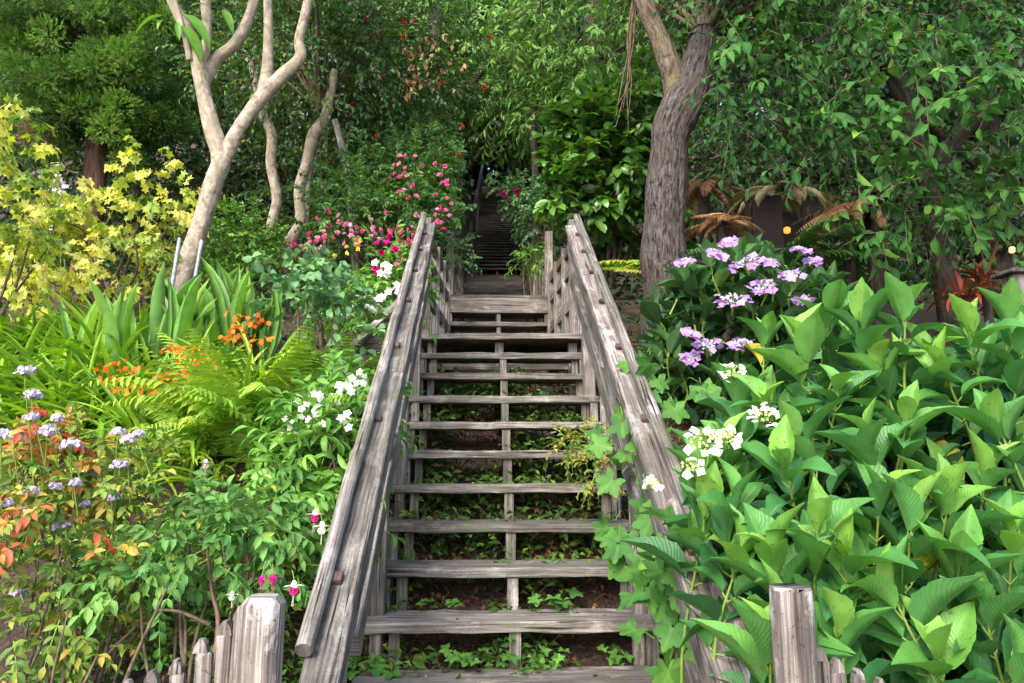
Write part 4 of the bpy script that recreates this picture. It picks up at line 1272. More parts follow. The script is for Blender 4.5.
# grey post at the right edge
pb = P(1019, 322, 3.6)
gp = thing('fence_post', 'single grey capped post behind the big hydrangea', 'post', (pb[0], pb[1], float(ground(pb[0], pb[1]))))
tz_ = P(1019, 274, 3.6)[2]
plank('shaft', gp, (pb[0] + .01, pb[1], float(ground(pb[0], pb[1])) - .05), (pb[0] + .01, pb[1], tz_), .09, .09, (0, 1, 0), mat=WOOD)
plank('cap', gp, (pb[0] + .01, pb[1], tz_ + .002), (pb[0] + .01, pb[1], tz_ + .022), .15, .15, (0, 1, 0), mat=WOODD)

# dark red bromeliads
for (px, py, d, s, lb) in ((985, 272, 5.0, .26, 'dark red spiky bromeliad below the small warm lamp'), (968, 290, 4.8, .24, 'dark red spiky bromeliad lower down behind the hydrangea leaves'), (1000, 295, 5.1, .22, 'dark red spiky bromeliad beside the grey capped post')):
    b = P(px, py + 12, d)
    gz = float(ground(b[0], b[1]))
    root = thing('bromeliad', lb, 'bromeliad', (b[0], b[1], gz), 'dark red bromeliads')
    mb = MB(); mb.tube([(b[0], b[1] + .04, gz - .05), (b[0] + .02, b[1] + .03, (gz + b[2]) / 2), b], [.04, .03, .025], 8); mb.build('stem', BARK_DK, root)
    mb = MB(); n = 34
    dd = unit(np.c_[RNG.normal(size=(n, 2)) * .8, .5 + RNG.random(n)])
    mb.inst_mix(T_STRAP, np.tile(b, (n, 1)) + .03 * RNG.normal(size=(n, 3)), dd, unit(UPW - dd * dd[:, 2:3]), s * (.7 + .5 * RNG.random(n)), RNG.random(n), 0, 1.6)
    mb.build('leaves', M_BROM, root)

# ================================================================== left side: pale multi-stemmed tree
pt = thing('pale_barked_tree', 'tree with smooth pale beige trunk forking high on the left', 'tree', PG(158, 6.6))
D = 6.6
trunk_mesh('trunk', pt, [PG(146, D) + A((0, 0, -.1)), P(160, 320, D), P(180, 285, D), P(198, 232, D), P(215, 180, D), P(221, 158, D), P(212, 128, D), P(204, 95, D), P(199, 62, D), P(192, 40, D), P(176, 10, D), P(150, -40, D)],
           [.14, .1, .094, .09, .086, .09, .07, .066, .064, .055, .048, .042], BARK_PALE, 32, 14, .018, .008, 4)
def limb(pts, r): trunk_mesh('limb', pt, [P(*p) for p in pts], r, BARK_PALE, 20, 12, .014, .006, 4)
limb([(222, 165, D), (238, 130, D), (262, 97, D), (282, 76, D), (300, 58, D), (299, 40, D), (305, 15, D), (318, -40, D)], [.068, .062, .06, .057, .052, .046, .044, .04])
limb([(264, 92, D + .02), (268, 60, D + .02), (268, 0, D), (266, -50, D)], [.058, .045, .042, .036])
limb([(203, 85, D + .05), (216, 60, D + .05), (236, 42, D), (252, 8, D), (262, -40, D)], [.055, .052, .05, .046, .04])
limb([(199, 64, D - .02), (207, 40, D - .05), (206, 0, D), (210, -40, D)], [.045, .042, .04, .035])
limb([(190, 60, D - .06), (186, 40, D - .08), (182, 25, D - .06), (172, -10, D)], [.022, .024, .02, .02])
mb = MB()
for (px, py, tx, ty_, s) in ((165, 15, 128, 20, .3), (182, 14, 215, 34, .34), (180, 25, 206, 50, .3), (178, 22, 178, 34, .13), (163, 20, 155, 24, .12), (222, 10, 235, 25, .2), (205, 5, 190, 0, .2)):
    a, b = P(px, py, D - .1), P(tx, ty_, D - .2)
    mb.inst(T_LANCE[1], a[None], unit(b - a)[None], A([(0, -.6, 1)]), np.linalg.norm(b - a) * 1.05, .6, 0, 1.0)
crown(mb, P(220, -150, D), (1.6, 1.2, .5), 36, 9, .2, .3, 5, .22, T_LANCE, .3, .4, -1, (.4, .9), hang=.5)
mb.build('crown', [M_IMP, STEM_B], pt)

# steel stakes
for (a, b, lb) in (((165, 322), (180, 238), 'thin steel stake leaning left of the pale trunk'), ((184, 335), (202, 240), 'thin steel stake crossing in front of the pale trunk')):
    mb = MB(); p0 = P(a[0] - 3, a[1] + 25, 6.25); p1 = P(*b, 6.25)
    mb.tube([p0, p1], [.017, .017], 10, sub=1)
    tag(mb.build('garden_stake', STEEL), lb, 'stake', 'steel stakes by the pale tree')

# two thinner pale trunks with the camellia crown over them
D = 8.2
ca = thing('camellia_tree', 'twisting pale-stemmed camellia with a dense dark leafy crown left of the stairs', 'tree', PG(290, D))
trunk_mesh('trunk', ca, [PG(290, D), P(288, 250, D), P(300, 222, D), P(299, 190, D), P(306, 165, D), P(314, 135, D), P(326, 115, D), P(335, 70, D)], [.075, .07, .062, .06, .06, .075, .06, .04], BARK_PALE, 16, 8, .006)
trunk_mesh('trunk', ca, [P(288, 245, D + .05), P(304, 225, D + .05), P(307, 190, D + .05), P(312, 150, D + .05), P(322, 125, D)], [.04, .045, .042, .045, .04], BARK_PALE, 14, 8, .006)
trunk_mesh('trunk', ca, [PG(272, D), P(272, 290, D), P(271, 230, D), P(277, 200, D), P(271, 165, D), P(272, 135, D), P(262, 110, D), P(250, 60, D)], [.06, .055, .055, .055, .055, .06, .05, .03], BARK_PALE, 14, 8, .006)
mb = MB()
for (px, py, d, rx, ry, rz, nc) in ((300, 60, 8.4, .95, .8, .8, 90), (380, 60, 8.8, 1.0, .8, .9, 85), (250, 20, 8.8, .9, .8, .7, 50), (430, 110, 9.2, .8, .8, .7, 60), (345, 120, 8.8, .7, .6, .5, 36), (330, -20, 8.6, 1.4, .9, .6, 60)):
    crown(mb, P(px, py, d), (rx, ry, rz), nc, 10, .14, .26, 6, .082, T_OV, .4, .3, -.9, (.2, .85), limb_from=P(320, 110, 8.2), limbs=4, limb_r=.02, hang=.2)
mb.build('crown', [M_CAM, STEM_B], ca)
for _ in range(16):
    mb = MB(); mb.inst_mix(T_ROSE, P(340 + 150 * RNG.random(), 10 + 150 * RNG.random(), 8.1 + .3 * RNG.random())[None], rdir(1), unit(A([(0, -1, .3)])), .07, .5)
    mb.build('flower', M_RED, ca)
# dry hanging leaves
mb = MB()
q = A([P(412 + RNG.normal() * 5, 50 + 45 * RNG.random(), 8.0) for _ in range(30)] + [P(432 + 14 * RNG.normal(), 30 + 60 * RNG.random(), 8.0) for _ in range(45)])
mb.inst_mix(T_SM, q, unit(A((0, -.2, -1)) + .4 * RNG.normal(size=(75, 3))), rdir(75), .09, RNG.random(75))
mb.build('dry_leaves', M_FERNB, ca)

mb = MB(); mb.tube([PG(358, 7.6) - A((0, 0, .1)), P(352, 208, 7.6), P(345, 160, 7.7), P(335, 120, 7.8)], [.05, .045, .04, .032], 10, sub=5); mb.uv = [u[:, ::-1] for u in mb.uv]
tag(mb.build('dead_sapling', WOOD), 'bare grey leaning dead stem behind the pink roses', 'stem')

# juniper
GAPS = False
D = 10.2
ju = thing('juniper_tree', 'rounded dense juniper with a short red-brown trunk at far left', 'tree', PG(92, D))
trunk_mesh('trunk', ju, [PG(84, D) - A((0, 0, .2)), P(84, 270, D), P(93, 200, D), P(96, 150, D), P(98, 80, D)], [.2, .17, .16, .14, .08], BARK_RED, 18, 8, .02, .01)
mb = MB()
def conifer(mb, blobs, size, nper, clr, tms, rnd=(.1, .8), out_w=.8):
    for (px, py, d, rx, ry, rz, nc) in blobs:
        pts, out = shell_pts(P(px, py, d), (rx, ry, rz), nc, .55, -.8)
        for i in range(len(pts)):
            n = int(nper * (.6 + .8 * RNG.random()))
            u = rdir(n); q = u * (clr * RNG.random(n) ** .4)[:, None] * A((1, 1, .8))
            base = rnd[0] + (rnd[1] - rnd[0]) * RNG.random()
            dead = RNG.random() < .05
            mb.inst_mix(tms, pts[i] + q, unit(u * 1.2 + out[i] * .35 + A((0, 0, .3)) + .25 * RNG.normal(size=(n, 3))), rdir(n), size * (.7 + .6 * RNG.random(n)), np.full(n, 1.0) if dead else np.clip(base + RNG.normal(size=n) * .08, 0, .92))
conifer(mb, [(90, 80, D, 1.05, .9, 1.05, 60), (40, 60, D + .2, .6, .7, .9, 22), (140, 50, D, .7, .7, .9, 26), (95, 130, D - .3, .75, .7, .55, 26), (90, 0, D, 1.2, .9, .7, 32), (150, 115, D, .5, .6, .5, 12), (35, 130, D, .5, .6, .5, 12), (100, -60, D, 1.0, .9, .7, 20)], .085, 190, .21, T_SPRAY)
mb.build('crown', M_JUN, ju)
GAPS = True

# golden maple-leaved shrubs
def golden(label, base_px, d, blobs):
    b = PG(base_px, d)
    root = thing('golden_shrub', label, 'shrub', b, 'golden maple-leaved shrubs')
    mb = MB(); ends = []
    for (px, py, dd, rx, rz, nc) in blobs:
        ends += list(crown(mb, P(px, py, dd), (rx, .4, rz), max(3, int(nc * .5)), 5, .07, .18, 3, .105, T_MAPLE, .5, .4, -.9, (.05, 1.0), opp=True, hang=.55, jit=.35, twig=.003, ang=1.1))
    mb.build('foliage', [M_LIME, STEM_B], root)
    mb = MB()
    for e in ends[::6]:
        mb.tube([b + A((RNG.normal() * .08, 0, -.05)), (b + e) / 2 + RNG.normal(size=3) * .1, e], [.018, .012, .004], 6)
    mb.build('stem', STEM_B, root)
golden('golden lobed-leaf shrub below the juniper and left of the pale trunk', 110, 6.9, [(125, 235, 6.9, .5, .42, 44), (165, 185, 7.0, .32, .33, 24), (60, 255, 6.8, .48, .4, 40), (150, 270, 6.8, .35, .3, 20), (25, 215, 6.7, .35, .42, 24), (95, 210, 7, .4, .2, 16), (40, 295, 6.7, .4, .25, 16)])
golden('golden lobed-leaf branch hanging in at the very left edge', -40, 5.6, [(5, 185, 5.6, .26, .4, 26), (8, 125, 5.6, .1, .2, 10), (5, 250, 5.6, .3, .3, 18)])

# fine-leaved green bush
fb = thing('fine_leaved_bush', 'fine-leaved green bush right of the pale trunk', 'bush', PG(232, 7.6))
mb = MB()
for (px, py, d, rx, rz, nc) in ((232, 255, 7.6, .38, .48, 60), (215, 290, 7.5, .35, .3, 30), (250, 240, 7.7, .3, .35, 26)):
    crown(mb, P(px, py, d), (rx, .4, rz), nc, 12, .1, .14, 6, .06, T_SM, .5, .2, -.6, (.4, .9), twig=.002)
mb.build('foliage', [M_IMP, STEM_B], fb)

# agapanthus-like straps
def straps(name, label, cat, centres, n, L, tm, mat, wid=1.0, lift=1.0, rnd=(.2, .9), group=None, sp=.8):
    root = thing(name, label, cat, centres[len(centres) // 2], group)
    mb = MB()
    for c in centres:
        dd = unit(np.c_[RNG.normal(size=(n, 2)) * sp, lift * (.5 + RNG.random(n))])
        nr = unit(UPW - dd * dd[:, 2:3] + .15 * RNG.normal(size=(n, 3)))
        mb.inst_mix(tm, A(c) + np.c_[RNG.normal(size=(n, 2)) * .05, np.zeros(n)], dd, nr, L * (.6 + .7 * RNG.random(n)), rnd[0] + (rnd[1] - rnd[0]) * RNG.random(n), 0, wid)
    mb.build('leaves', mat, root)
    return root
cs = [on_ground(px, py) for px, py in ((5, 420), (35, 405), (60, 425), (90, 410), (120, 400), (20, 385), (50, 380), (80, 385), (105, 375), (0, 365), (30, 365), (60, 365), (130, 380), (90, 440), (-20, 400), (120, 430), (100, 360), (140, 365), (-20, 440), (50, 450), (15, 455))]
straps('strap_leaf_clump', 'bed of arching bright green strap leaves below the golden shrub', 'strap plant', cs, 95, .58, T_STRAP, M_STRAP, .75)
# straps near the crocosmia and around the fuchsia
straps('strap_leaf_clump', 'loose bright strap leaves among the ferns in the middle of the left bed', 'strap plant', [on_ground(px, py) for px, py in ((150, 480), (185, 470), (210, 490), (130, 455))], 22, .38, T_STRAP, M_STRAP, .8, 1.1, (.3, 1))

# broad blades
for (px, py, h, lb, gx) in ((118, 398, 95, 'broad upright blade leaves left of the pale trunk foot', 5), (170, 400, 100, 'broad upright blade leaves in front of the pale trunk foot', 6), (215, 385, 95, 'broad upright blade leaves behind the orange flowers', 5), (245, 372, 85, 'tallest broad blade leaves beside the fern', 5)):
    b = on_ground(px, py)
    d = np.dot(b - CAM, FWD)
    root = thing('blade_plant', lb, 'blade plant', b, 'broad blade plants in the left bed')
    mb = MB(); n = 16
    dd = unit(np.c_[RNG.normal(size=(n, 2)) * .13, np.ones(n)])
    az = RNG.random(n) * 2 * PI
    mb.inst_mix(T_CANNA, b + np.c_[RNG.normal(size=(n, 2)) * .09, np.zeros(n)], dd, np.c_[np.cos(az), np.sin(az) - .6, np.zeros(n)], h / F * d * (.85 + .6 * RNG.random(n)), RNG.random(n), 0, .34)
    mb.build('leaves', M_CANNA, root)

# crocosmia
cr = thing('crocosmia', 'clump of orange montbretia flowers on arching stems', 'flowering plant', on_ground(180, 430))
mb, mf_ = MB(), MB()
for (px, py) in ((112, 382), (128, 372), (120, 392), (152, 388), (165, 392), (140, 392), (178, 380), (190, 362), (200, 360), (183, 352), (205, 366), (172, 352), (178, 378), (240, 330), (238, 345), (232, 340), (245, 327), (258, 322), (262, 340), (108, 368), (195, 372), (160, 378), (235, 316)):
    p = P(px, py, 4.05 + .15 * RNG.random()); b = p - A((RNG.normal() * .08, -.25, .5))
    mb.tube([b, (b + p) / 2 + A((0, .05, .1)), p], [.003, .0025, .0015], 4)
    n = 9
    q = p + np.c_[np.linspace(-.06, .06, n) , RNG.normal(size=n) * .02, RNG.normal(size=n) * .016 + .01]
    mf_.inst_mix(T_FL5, q, rdir(n), unit(A((0, -.7, .6)) + .6 * RNG.normal(size=(n, 3))), .026 + .012 * RNG.random(n), RNG.random(n))
mb.build('stem', STEM_G, cr); mf_.build('flowers', M_ORNG, cr)
mb = MB(); n = 260
bs = A([on_ground(100 + 170 * RNG.random(), 405 + 55 * RNG.random()) for _ in range(40)])
ii = RNG.integers(0, 40, n); dd = unit(np.c_[RNG.normal(size=(n, 2)) * .45, np.ones(n)])
mb.inst_mix(T_STRAP, bs[ii] + np.c_[RNG.normal(size=(n, 2)) * .04, np.zeros(n)], dd, unit(UPW - dd * dd[:, 2:3] + A((0, -.3, 0))), .4 + .3 * RNG.random(n), .3 + .6 * RNG.random(n), 0, .7)
mb.build('leaves', M_STRAP, cr)

# yellow-green ferns
for i, (px, py, L, lb) in enumerate(((235, 425, .85, 'tallest yellow-green fern behind the white impatiens'), (292, 415, .75, 'yellow-green fern nearest the small rose'), (200, 440, .66, 'low yellow-green fern below the orange flowers'), (265, 450, .75, 'yellow-green fern touching the white impatiens'), (318, 395, .6, 'small yellow-green fern at the foot of the plank bench'), (262, 395, .7, 'pale green fern among the broad blades'))):
    fern('lady_fern', lb, on_ground(px, py + 32), 15, L * 1.1, M_FERN, .5, 1.5, (.15, .85), group='yellow-green ferns in the left bed')

# ---------------------------------------------------------------- roses
def leafy_bush(name, label, cat, base, blobs, mat, tm, size, L, K, per=8, clr=.1, rnd=(.2, .85), shell=.45, stems=6, stem_r=.012, opp=False, hang=.2, group=None, jit=.3, stem_mat=None, up=-.7, droop=.3):
    root = thing(name, label, cat, base, group)
    mb = MB(); ends = []
    for (px, py, d, rx, ry, rz, nc) in blobs:
        ends += list(crown(mb, P(px, py, d), (rx, ry, rz), nc, per, clr, L, K, size, tm, shell, droop, up, rnd, opp=opp, hang=hang, jit=jit, twig=.0025))
    mb.build('foliage', [mat, STEM_G], root)
    mb = MB(); b = A(base)
    for e in ends[::max(1, len(ends) // stems)]:
        mb.tube([b + A((RNG.normal() * .06, RNG.normal() * .05, -.05)), (b + e) / 2 + RNG.normal(size=3) * .06, e], [stem_r, stem_r * .7, stem_r * .3], 6)
    mb.build('stem', stem_mat or STEM_B, root)
    return root


def blooms(root, pts, d, size, mat, tm, n=1, spread=.0, nrm=(0, -.8, .5), name='flower'):
    for (px, py, *s) in pts:
        c = P(px, py, d + .06 * RNG.normal())
        for k in range(n):
            mb = MB()
            mb.inst_mix(tm, (c + RNG.normal(size=3) * spread)[None], rdir(1), unit(A(nrm) + .4 * RNG.normal(size=(1, 3))), (s[0] if s else size) * (.8 + .4 * RNG.random(1)), RNG.random(1))
            mb.build(name, mat, root)


rb = leafy_bush('rose_bush', 'tall rose bush with pink clusters arching behind the railing', 'rose bush', PG(420, 7.6),
                [(415, 190, 7.8, .62, .5, .48, 70), (380, 215, 7.4, .5, .4, .4, 45), (450, 190, 8.2, .4, .4, .5, 36), (440, 150, 8.6, .6, .5, .45, 40), (345, 225, 7.2, .4, .4, .3, 26), (465, 225, 7.6, .25, .3, .3, 14)], M_BUSHL, T_SM, .06, .2, 6, 9, .12, opp=True)
blooms(rb, [(405, 176), (402, 163), (437, 178), (411, 195), (438, 168), (331, 219), (442, 220), (440, 228), (438, 205), (398, 185), (448, 205)], 6.8, .065, M_PINK, T_ROSE, 4, .05)
blooms(rb, [(310, 243), (318, 240), (322, 236), (305, 250), (356, 239), (352, 232), (395, 238), (403, 244), (408, 236), (396, 258), (370, 228), (430, 232), (413, 228), (312, 252), (345, 228), (385, 228)], 5.9, .058, M_PINK, T_ROSE, 5, .05)
blooms(rb, [(381, 246), (388, 244)], 5.6, .07, M_MAG, T_ROSE, 3, .03)
blooms(rb, [(374, 272), (379, 270)], 5.5, .07, M_MAG, T_ROSE, 2, .02)
TRIM = False
cl = leafy_bush('climbing_rose', 'blue-green climbing rose with hanging red blooms beside the dark upper flight', 'rose', PG(545, 9.6),
                [(527, 200, 9.6, .16, .2, .2, 12), (536, 225, 9.3, .12, .2, .3, 12), (520, 190, 9.6, .18, .15, .08, 6)], M_ROSEL, T_RD, .07, .16, 5, 5, .06, stems=4)
blooms(cl, [(505, 194), (516, 192), (541, 210)], 9.2, .075, M_MAG, T_ROSE, 3, .03, (0, -.5, -.7))
TRIM = True
sr = leafy_bush('rose_bush', 'small blue-green rose with round leaves on a bare grey stem', 'rose bush', PG(322, 4.6),
                [(325, 285, 4.7, .22, .2, .14, 11), (300, 300, 4.6, .16, .2, .16, 8), (345, 325, 4.6, .14, .15, .12, 6), (360, 348, 4.4, .12, .12, .08, 4), (295, 282, 4.7, .12, .2, .12, 5)], M_ROSEL, T_RD, .075, .16, 5, 4, .07, stems=3, stem_r=.014, jit=.4)
trunk_mesh('stem', sr, [PG(322, 4.6), P(320, 400, 4.6), P(321, 330, 4.6), P(312, 305, 4.6)], [.016, .015, .014, .008], STEM_B, 10, 6, .002)
blooms(sr, [(351, 245), (362, 247), (340, 252)], 4.9, .045, M_YEL, T_ROSE, 2, .025)

wi = leafy_bush('impatiens_bush', 'leafy plant with scattered white flowers hugging the railing', 'flowering plant', PG(325, 3.7),
                [(330, 430, 3.75, .22, .25, .2, 34), (310, 470, 3.5, .2, .2, .2, 26), (345, 400, 4.0, .18, .2, .14, 16), (305, 440, 3.7, .12, .2, .13, 9), (330, 510, 3.3, .16, .2, .14, 14), (300, 510, 3.2, .14, .2, .12, 8)], M_IMP, T_LANCE, .10, .14, 5, 5, .06, stems=8)
blooms(wi, [(345, 383), (361, 381), (332, 399), (320, 408), (317, 419), (300, 430), (294, 436), (346, 420), (299, 402), (308, 418), (291, 428), (345, 390), (318, 397)], 3.55, .045, M_WHITE, T_FL5, 6, .024)
w2 = leafy_bush('impatiens_bush', 'upper leafy plant with white flowers between the roses and the plank bench', 'flowering plant', PG(385, 5.6),
                [(375, 300, 5.6, .3, .25, .2, 26), (395, 275, 5.8, .25, .25, .2, 20), (350, 320, 5.4, .2, .2, .15, 12)], M_IMP, T_LANCE, .09, .14, 5, 5, .07, stems=6)
blooms(w2, [(383, 265), (386, 271), (356, 299), (351, 307), (376, 307), (388, 297), (370, 306), (390, 269), (360, 296), (393, 290), (346, 312)], 5.0, .065, M_WHITE, T_FL5, 4, .025)
fx_ = leafy_bush('fuchsia_bush', 'arching fuchsia with hanging pink and white flowers above the square fence post', 'fuchsia', PG(222, 2.5),
                 [(205, 552, 2.55, .16, .14, .07, 9), (160, 582, 2.5, .14, .12, .05, 6), (245, 540, 2.6, .16, .16, .10, 10), (275, 525, 2.75, .14, .2, .12, 9), (215, 505, 2.9, .18, .2, .08, 7), (290, 565, 2.6, .10, .12, .08, 6), (135, 565, 2.6, .1, .1, .05, 3), (180, 528, 2.75, .13, .12, .06, 5)], M_FUCH, T_OV, .058, .14, 5, 4, .05, stems=9, stem_r=.008, opp=True, hang=.4)
trunk_mesh('stem', fx_, [PG(216, 2.45), P(217, 640, 2.4), P(212, 590, 2.45), P(207, 550, 2.55)], [.008, .008, .007, .004], BARK_RED, 10, 6, .002)
trunk_mesh('stem', fx_, [PG(232, 2.6), P(245, 590, 2.6), P(246, 530, 2.65)], [.009, .008, .005], BARK_RED, 8, 6, .002)
trunk_mesh('stem', fx_, [P(210, 625, 2.4), P(180, 612, 2.4), P(158, 610, 2.4)], [.007, .006, .004], STEM_B, 8, 5, .002)


def fuchsia(root, px, py, d, s, c1, c2, top):
    """hanging bell: thread, tube, swept sepals, skirt and stamens"""
    p = P(px, py, d); mb = MB()
    mb.tube([P(*top, d + .02), (P(*top, d + .02) + p) / 2 + A((0, 0, .012)), p + A((0, 0, s * .5))], [.0012, .001, .0011], 5, .5, 2, False)
    mb.tube([p + A((0, 0, s * .5)), p + A((0, 0, s * .3)), p + A((0, 0, s * .12)), p], [s * .08, s * .2, s * .22, s * .1], 10, .5, 0)
    for i in range(4):
        a = i * PI / 2 + .4
        mb.inst(T_LANCE[0], (p + A((0, 0, s * .1)))[None], A([(math.cos(a), math.sin(a), .15)]), A([(0, 0, 1.)]), s * .75, .6, 0, 1.5)
    for i in range(6):
        a = i * PI / 3
        mb.inst(T_RD[0], (p + A((0, 0, s * .12)))[None], A([(math.cos(a) * .5, math.sin(a) * .5, -1)]), A([(math.cos(a), math.sin(a), .4)]), s * .62, .3 + .1 * i, 1, 1.0)
    for i in range(3):
        mb.tube([p, p + A((RNG.normal() * .003, 0, -s * 1.2))], [.0008, .0006], 4, .5, 0, True, 1)
    mb.build('flower', [c1, c2, STEM_G], root)


fuchsia(fx_, 262, 580, 1.95, .026, M_MAG, M_MAG, (266, 561)); fuchsia(fx_, 273, 579, 1.95, .028, M_MAG, M_MAG, (268, 561))
fuchsia(fx_, 294, 588, 2.0, .040, M_WHITE, M_MAG, (292, 570)); fuchsia(fx_, 315, 516, 2.55, .045, M_PALEP, M_MAG, (313, 500))
fuchsia(fx_, 322, 528, 2.5, .045, M_WHITE, M_WHITE, (320, 512)); fuchsia(fx_, 206, 464, 2.9, .04, M_PALEP, M_PALEP, (210, 450)); fuchsia(fx_, 232, 596, 2.35, .03, M_WHITE, M_WHITE, (233, 585))

# lilac-headed plants with turning leaves
def lilac(label, base, blobs, heads, d, mat, rnd):
    root = leafy_bush('lilac_flowered_shrub', label, 'flowering shrub', base, blobs, mat, T_OV, .05, .12, 5, 4, .06, rnd=rnd, stems=5, stem_r=.006, opp=True, hang=.2, group='lilac-flowered shrubs in the left foreground')
    for (px, py, r) in heads:
        mb = MB(); n = 80; r = r * .92
        c = P(px, py, d); u = rdir(n); u[:, 2] = np.where(u[:, 2] < -.3, -u[:, 2], u[:, 2])
        q = c + u * (r * np.sqrt(RNG.random(n)))[:, None] * A((1, 1, .7))
        mb.inst_mix(T_FL5, q, rdir(n), unit(u * 1.3 + A((0, -.5, .4)) + .4 * RNG.normal(size=(n, 3))), .013 + .006 * RNG.random(n), RNG.random(n), 0)
        for k in range(5):
            mb.tube([c - A((0, 0, r * 1.2)), c + (q[k] - c) * .4 - A((0, 0, r * .3)), q[k]], [.0018, .0013, .001], 4, .5, 1, False, 2)
        mb.tube([c - A((RNG.normal() * .03, -.06, .22)), c - A((0, 0, r * 1.2))], [.003, .002], 5, .5, 1, False, 1)
        mb.build('flower_head', [M_LILAC, STEM_G], root)
    return root
lilac('lilac-flowered shrub with red turning leaves at the left edge', PG(35, 2.5),
      [(30, 470, 2.6, .15, .12, .10, 9), (15, 530, 2.5, .12, .12, .09, 7), (45, 430, 2.7, .1, .1, .07, 5), (60, 500, 2.5, .1, .1, .1, 6), (5, 470, 2.6, .1, .1, .1, 4)],
      [(26, 372, .034), (33, 396, .03), (31, 418, .025), (15, 437, .035), (48, 433, .04), (72, 446, .04), (57, 419, .022), (2, 434, .025), (28, 494, .04), (29, 512, .03), (62, 527, .035), (55, 487, .022), (75, 483, .02), (5, 505, .03), (20, 595, .03), (60, 580, .022)], 2.45, M_REDL, (.05, .78))
lilac('lilac-flowered shrub with yellow-green leaves near the fence', PG(95, 2.5),
      [(112, 455, 2.75, .1, .1, .09, 7), (95, 510, 2.6, .12, .12, .11, 8), (70, 585, 2.45, .14, .12, .12, 10), (50, 640, 2.4, .12, .1, .08, 6), (120, 490, 2.7, .1, .1, .08, 5), (25, 610, 2.4, .1, .1, .1, 5)],
      [(118, 432, .026), (128, 440, .028), (138, 434, .02), (120, 466, .035), (108, 490, .025), (113, 498, .03), (86, 505, .02), (86, 555, .02)], 2.55, M_REDL, (.0, .42))
mb = MB()
for k in range(9):
    a = PG(60 + 70 * RNG.random(), 2.35 + .3 * RNG.random()); b = a + A((RNG.normal() * .12, RNG.normal() * .08, .25 + .45 * RNG.random()))
    mb.tube([a - A((0, 0, .05)), (a + b) / 2 + RNG.normal(size=3) * .03, b], [.009, .007, .004], 6)
tag(mb.build('pruned_stems', STEM_B), 'bundle of bare cut woody stems in the lower left bed', 'stems')

# plank bench / side board outside the railing
pbn = thing('plank_bench', 'weathered plank shelf with a slanting brace outside the railing', 'bench', P(370, 345, 5.0))
plank('seat', pbn, P(336, 354, 5.0), P(404, 350, 5.25), .03, .2, (0, -.3, 1))
for q in (P(342, 362, 5.02), P(398, 358, 5.22)):
    plank('leg', pbn, (q[0], q[1], float(ground(q[0], q[1])) - .1), (q[0], q[1], q[2] - .01), .06, .06, (0, 1, 0), mat=WOOD)
plank('edge_board', pbn, P(336, 363, 4.9), P(400, 361, 5.0), .03, .09, (0, 0, 1), mat=WOOD)
plank('brace', pbn, P(352, 350, 5.0), P(404, 300, 5.3), .045, .11, (0, -1, .3), mat=WOODR)

# white spire flowers below the juniper
sp = thing('flower_spire', 'pale white flower spires in the shade below the juniper', 'flowering plant', PG(50, 8))
mb = MB()
for (px, py) in ((42, 185), (58, 180), (62, 195), (50, 200)):
    n = 60; t = RNG.random(n)
    q = A([P(px + RNG.normal() * 2.5, py - 15 + 45 * k, 8.0) for k in t])
    mb.inst_mix(T_FL5, q, rdir(n), unit(A((0, -1, .3)) + .5 * RNG.normal(size=(n, 3))), .05, RNG.random(n))
    mb.tube([PG(px, 8.0), P(px, py + 10, 8.0), P(px, py - 15, 8.0)], [.008, .006, .003], 5, .5, 1)
mb.build('flowers', [M_LILAC, STEM_G], sp)

# ---------------------------------------------------------------- background trees of the slope
bg_tree('feathery_tree', 'soft light-green feathery tree above the dark flight', 470, 15, 8.5, .22, [(480, 60, 14.5, 1.2, 1.2, .9, 36), (450, 20, 14.5, 1.0, 1.0, .8, 26), (530, 100, 14, 1.3, 1, .9, 34), (500, 20, 15, 1.6, 1.2, 1.0, 36)], M_FEATH, T_NAR, .5, 9, .22, group=TREES, per=9, clr=.35, lean=-.8)
bg_tree('feathery_tree', 'pale feathery tree left of the mossy limb', 580, 13, 8, .2, [(590, 90, 12.5, 1.3, 1, .8, 34), (560, 30, 12.5, 1.2, 1, .8, 30), (620, 40, 12, 1.0, 1, .9, 26), (560, 130, 12.5, .9, .8, .5, 18)], M_FEATH, T_NAR, .45, 9, .19, group=TREES, per=9, clr=.3, lean=.6)
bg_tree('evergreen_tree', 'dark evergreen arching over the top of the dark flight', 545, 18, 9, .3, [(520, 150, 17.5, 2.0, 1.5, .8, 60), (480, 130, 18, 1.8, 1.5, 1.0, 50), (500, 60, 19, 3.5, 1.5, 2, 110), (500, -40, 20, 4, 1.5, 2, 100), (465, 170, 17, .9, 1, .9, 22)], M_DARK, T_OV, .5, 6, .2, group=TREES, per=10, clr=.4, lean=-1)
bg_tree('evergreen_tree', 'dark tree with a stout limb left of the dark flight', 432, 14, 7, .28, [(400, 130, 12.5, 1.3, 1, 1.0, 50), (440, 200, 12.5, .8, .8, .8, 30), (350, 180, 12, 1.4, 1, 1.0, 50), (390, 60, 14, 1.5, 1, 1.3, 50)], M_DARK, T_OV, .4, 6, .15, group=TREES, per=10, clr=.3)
bg_tree('evergreen_tree', 'dark tree behind the twisting camellia stems', 270, 12.5, 6, .2, [(270, 180, 12, 1.5, 1, 1.2, 60), (200, 200, 12, 1.3, 1, 1.0, 45), (230, 80, 12.5, 1.6, 1, 1.5, 60), (320, 240, 11, 1.0, .8, .7, 30), (220, 0, 12.5, 1.8, 1, 1.2, 40)], M_MID, T_OV, .4, 6, .13, group=TREES, per=10, clr=.3)
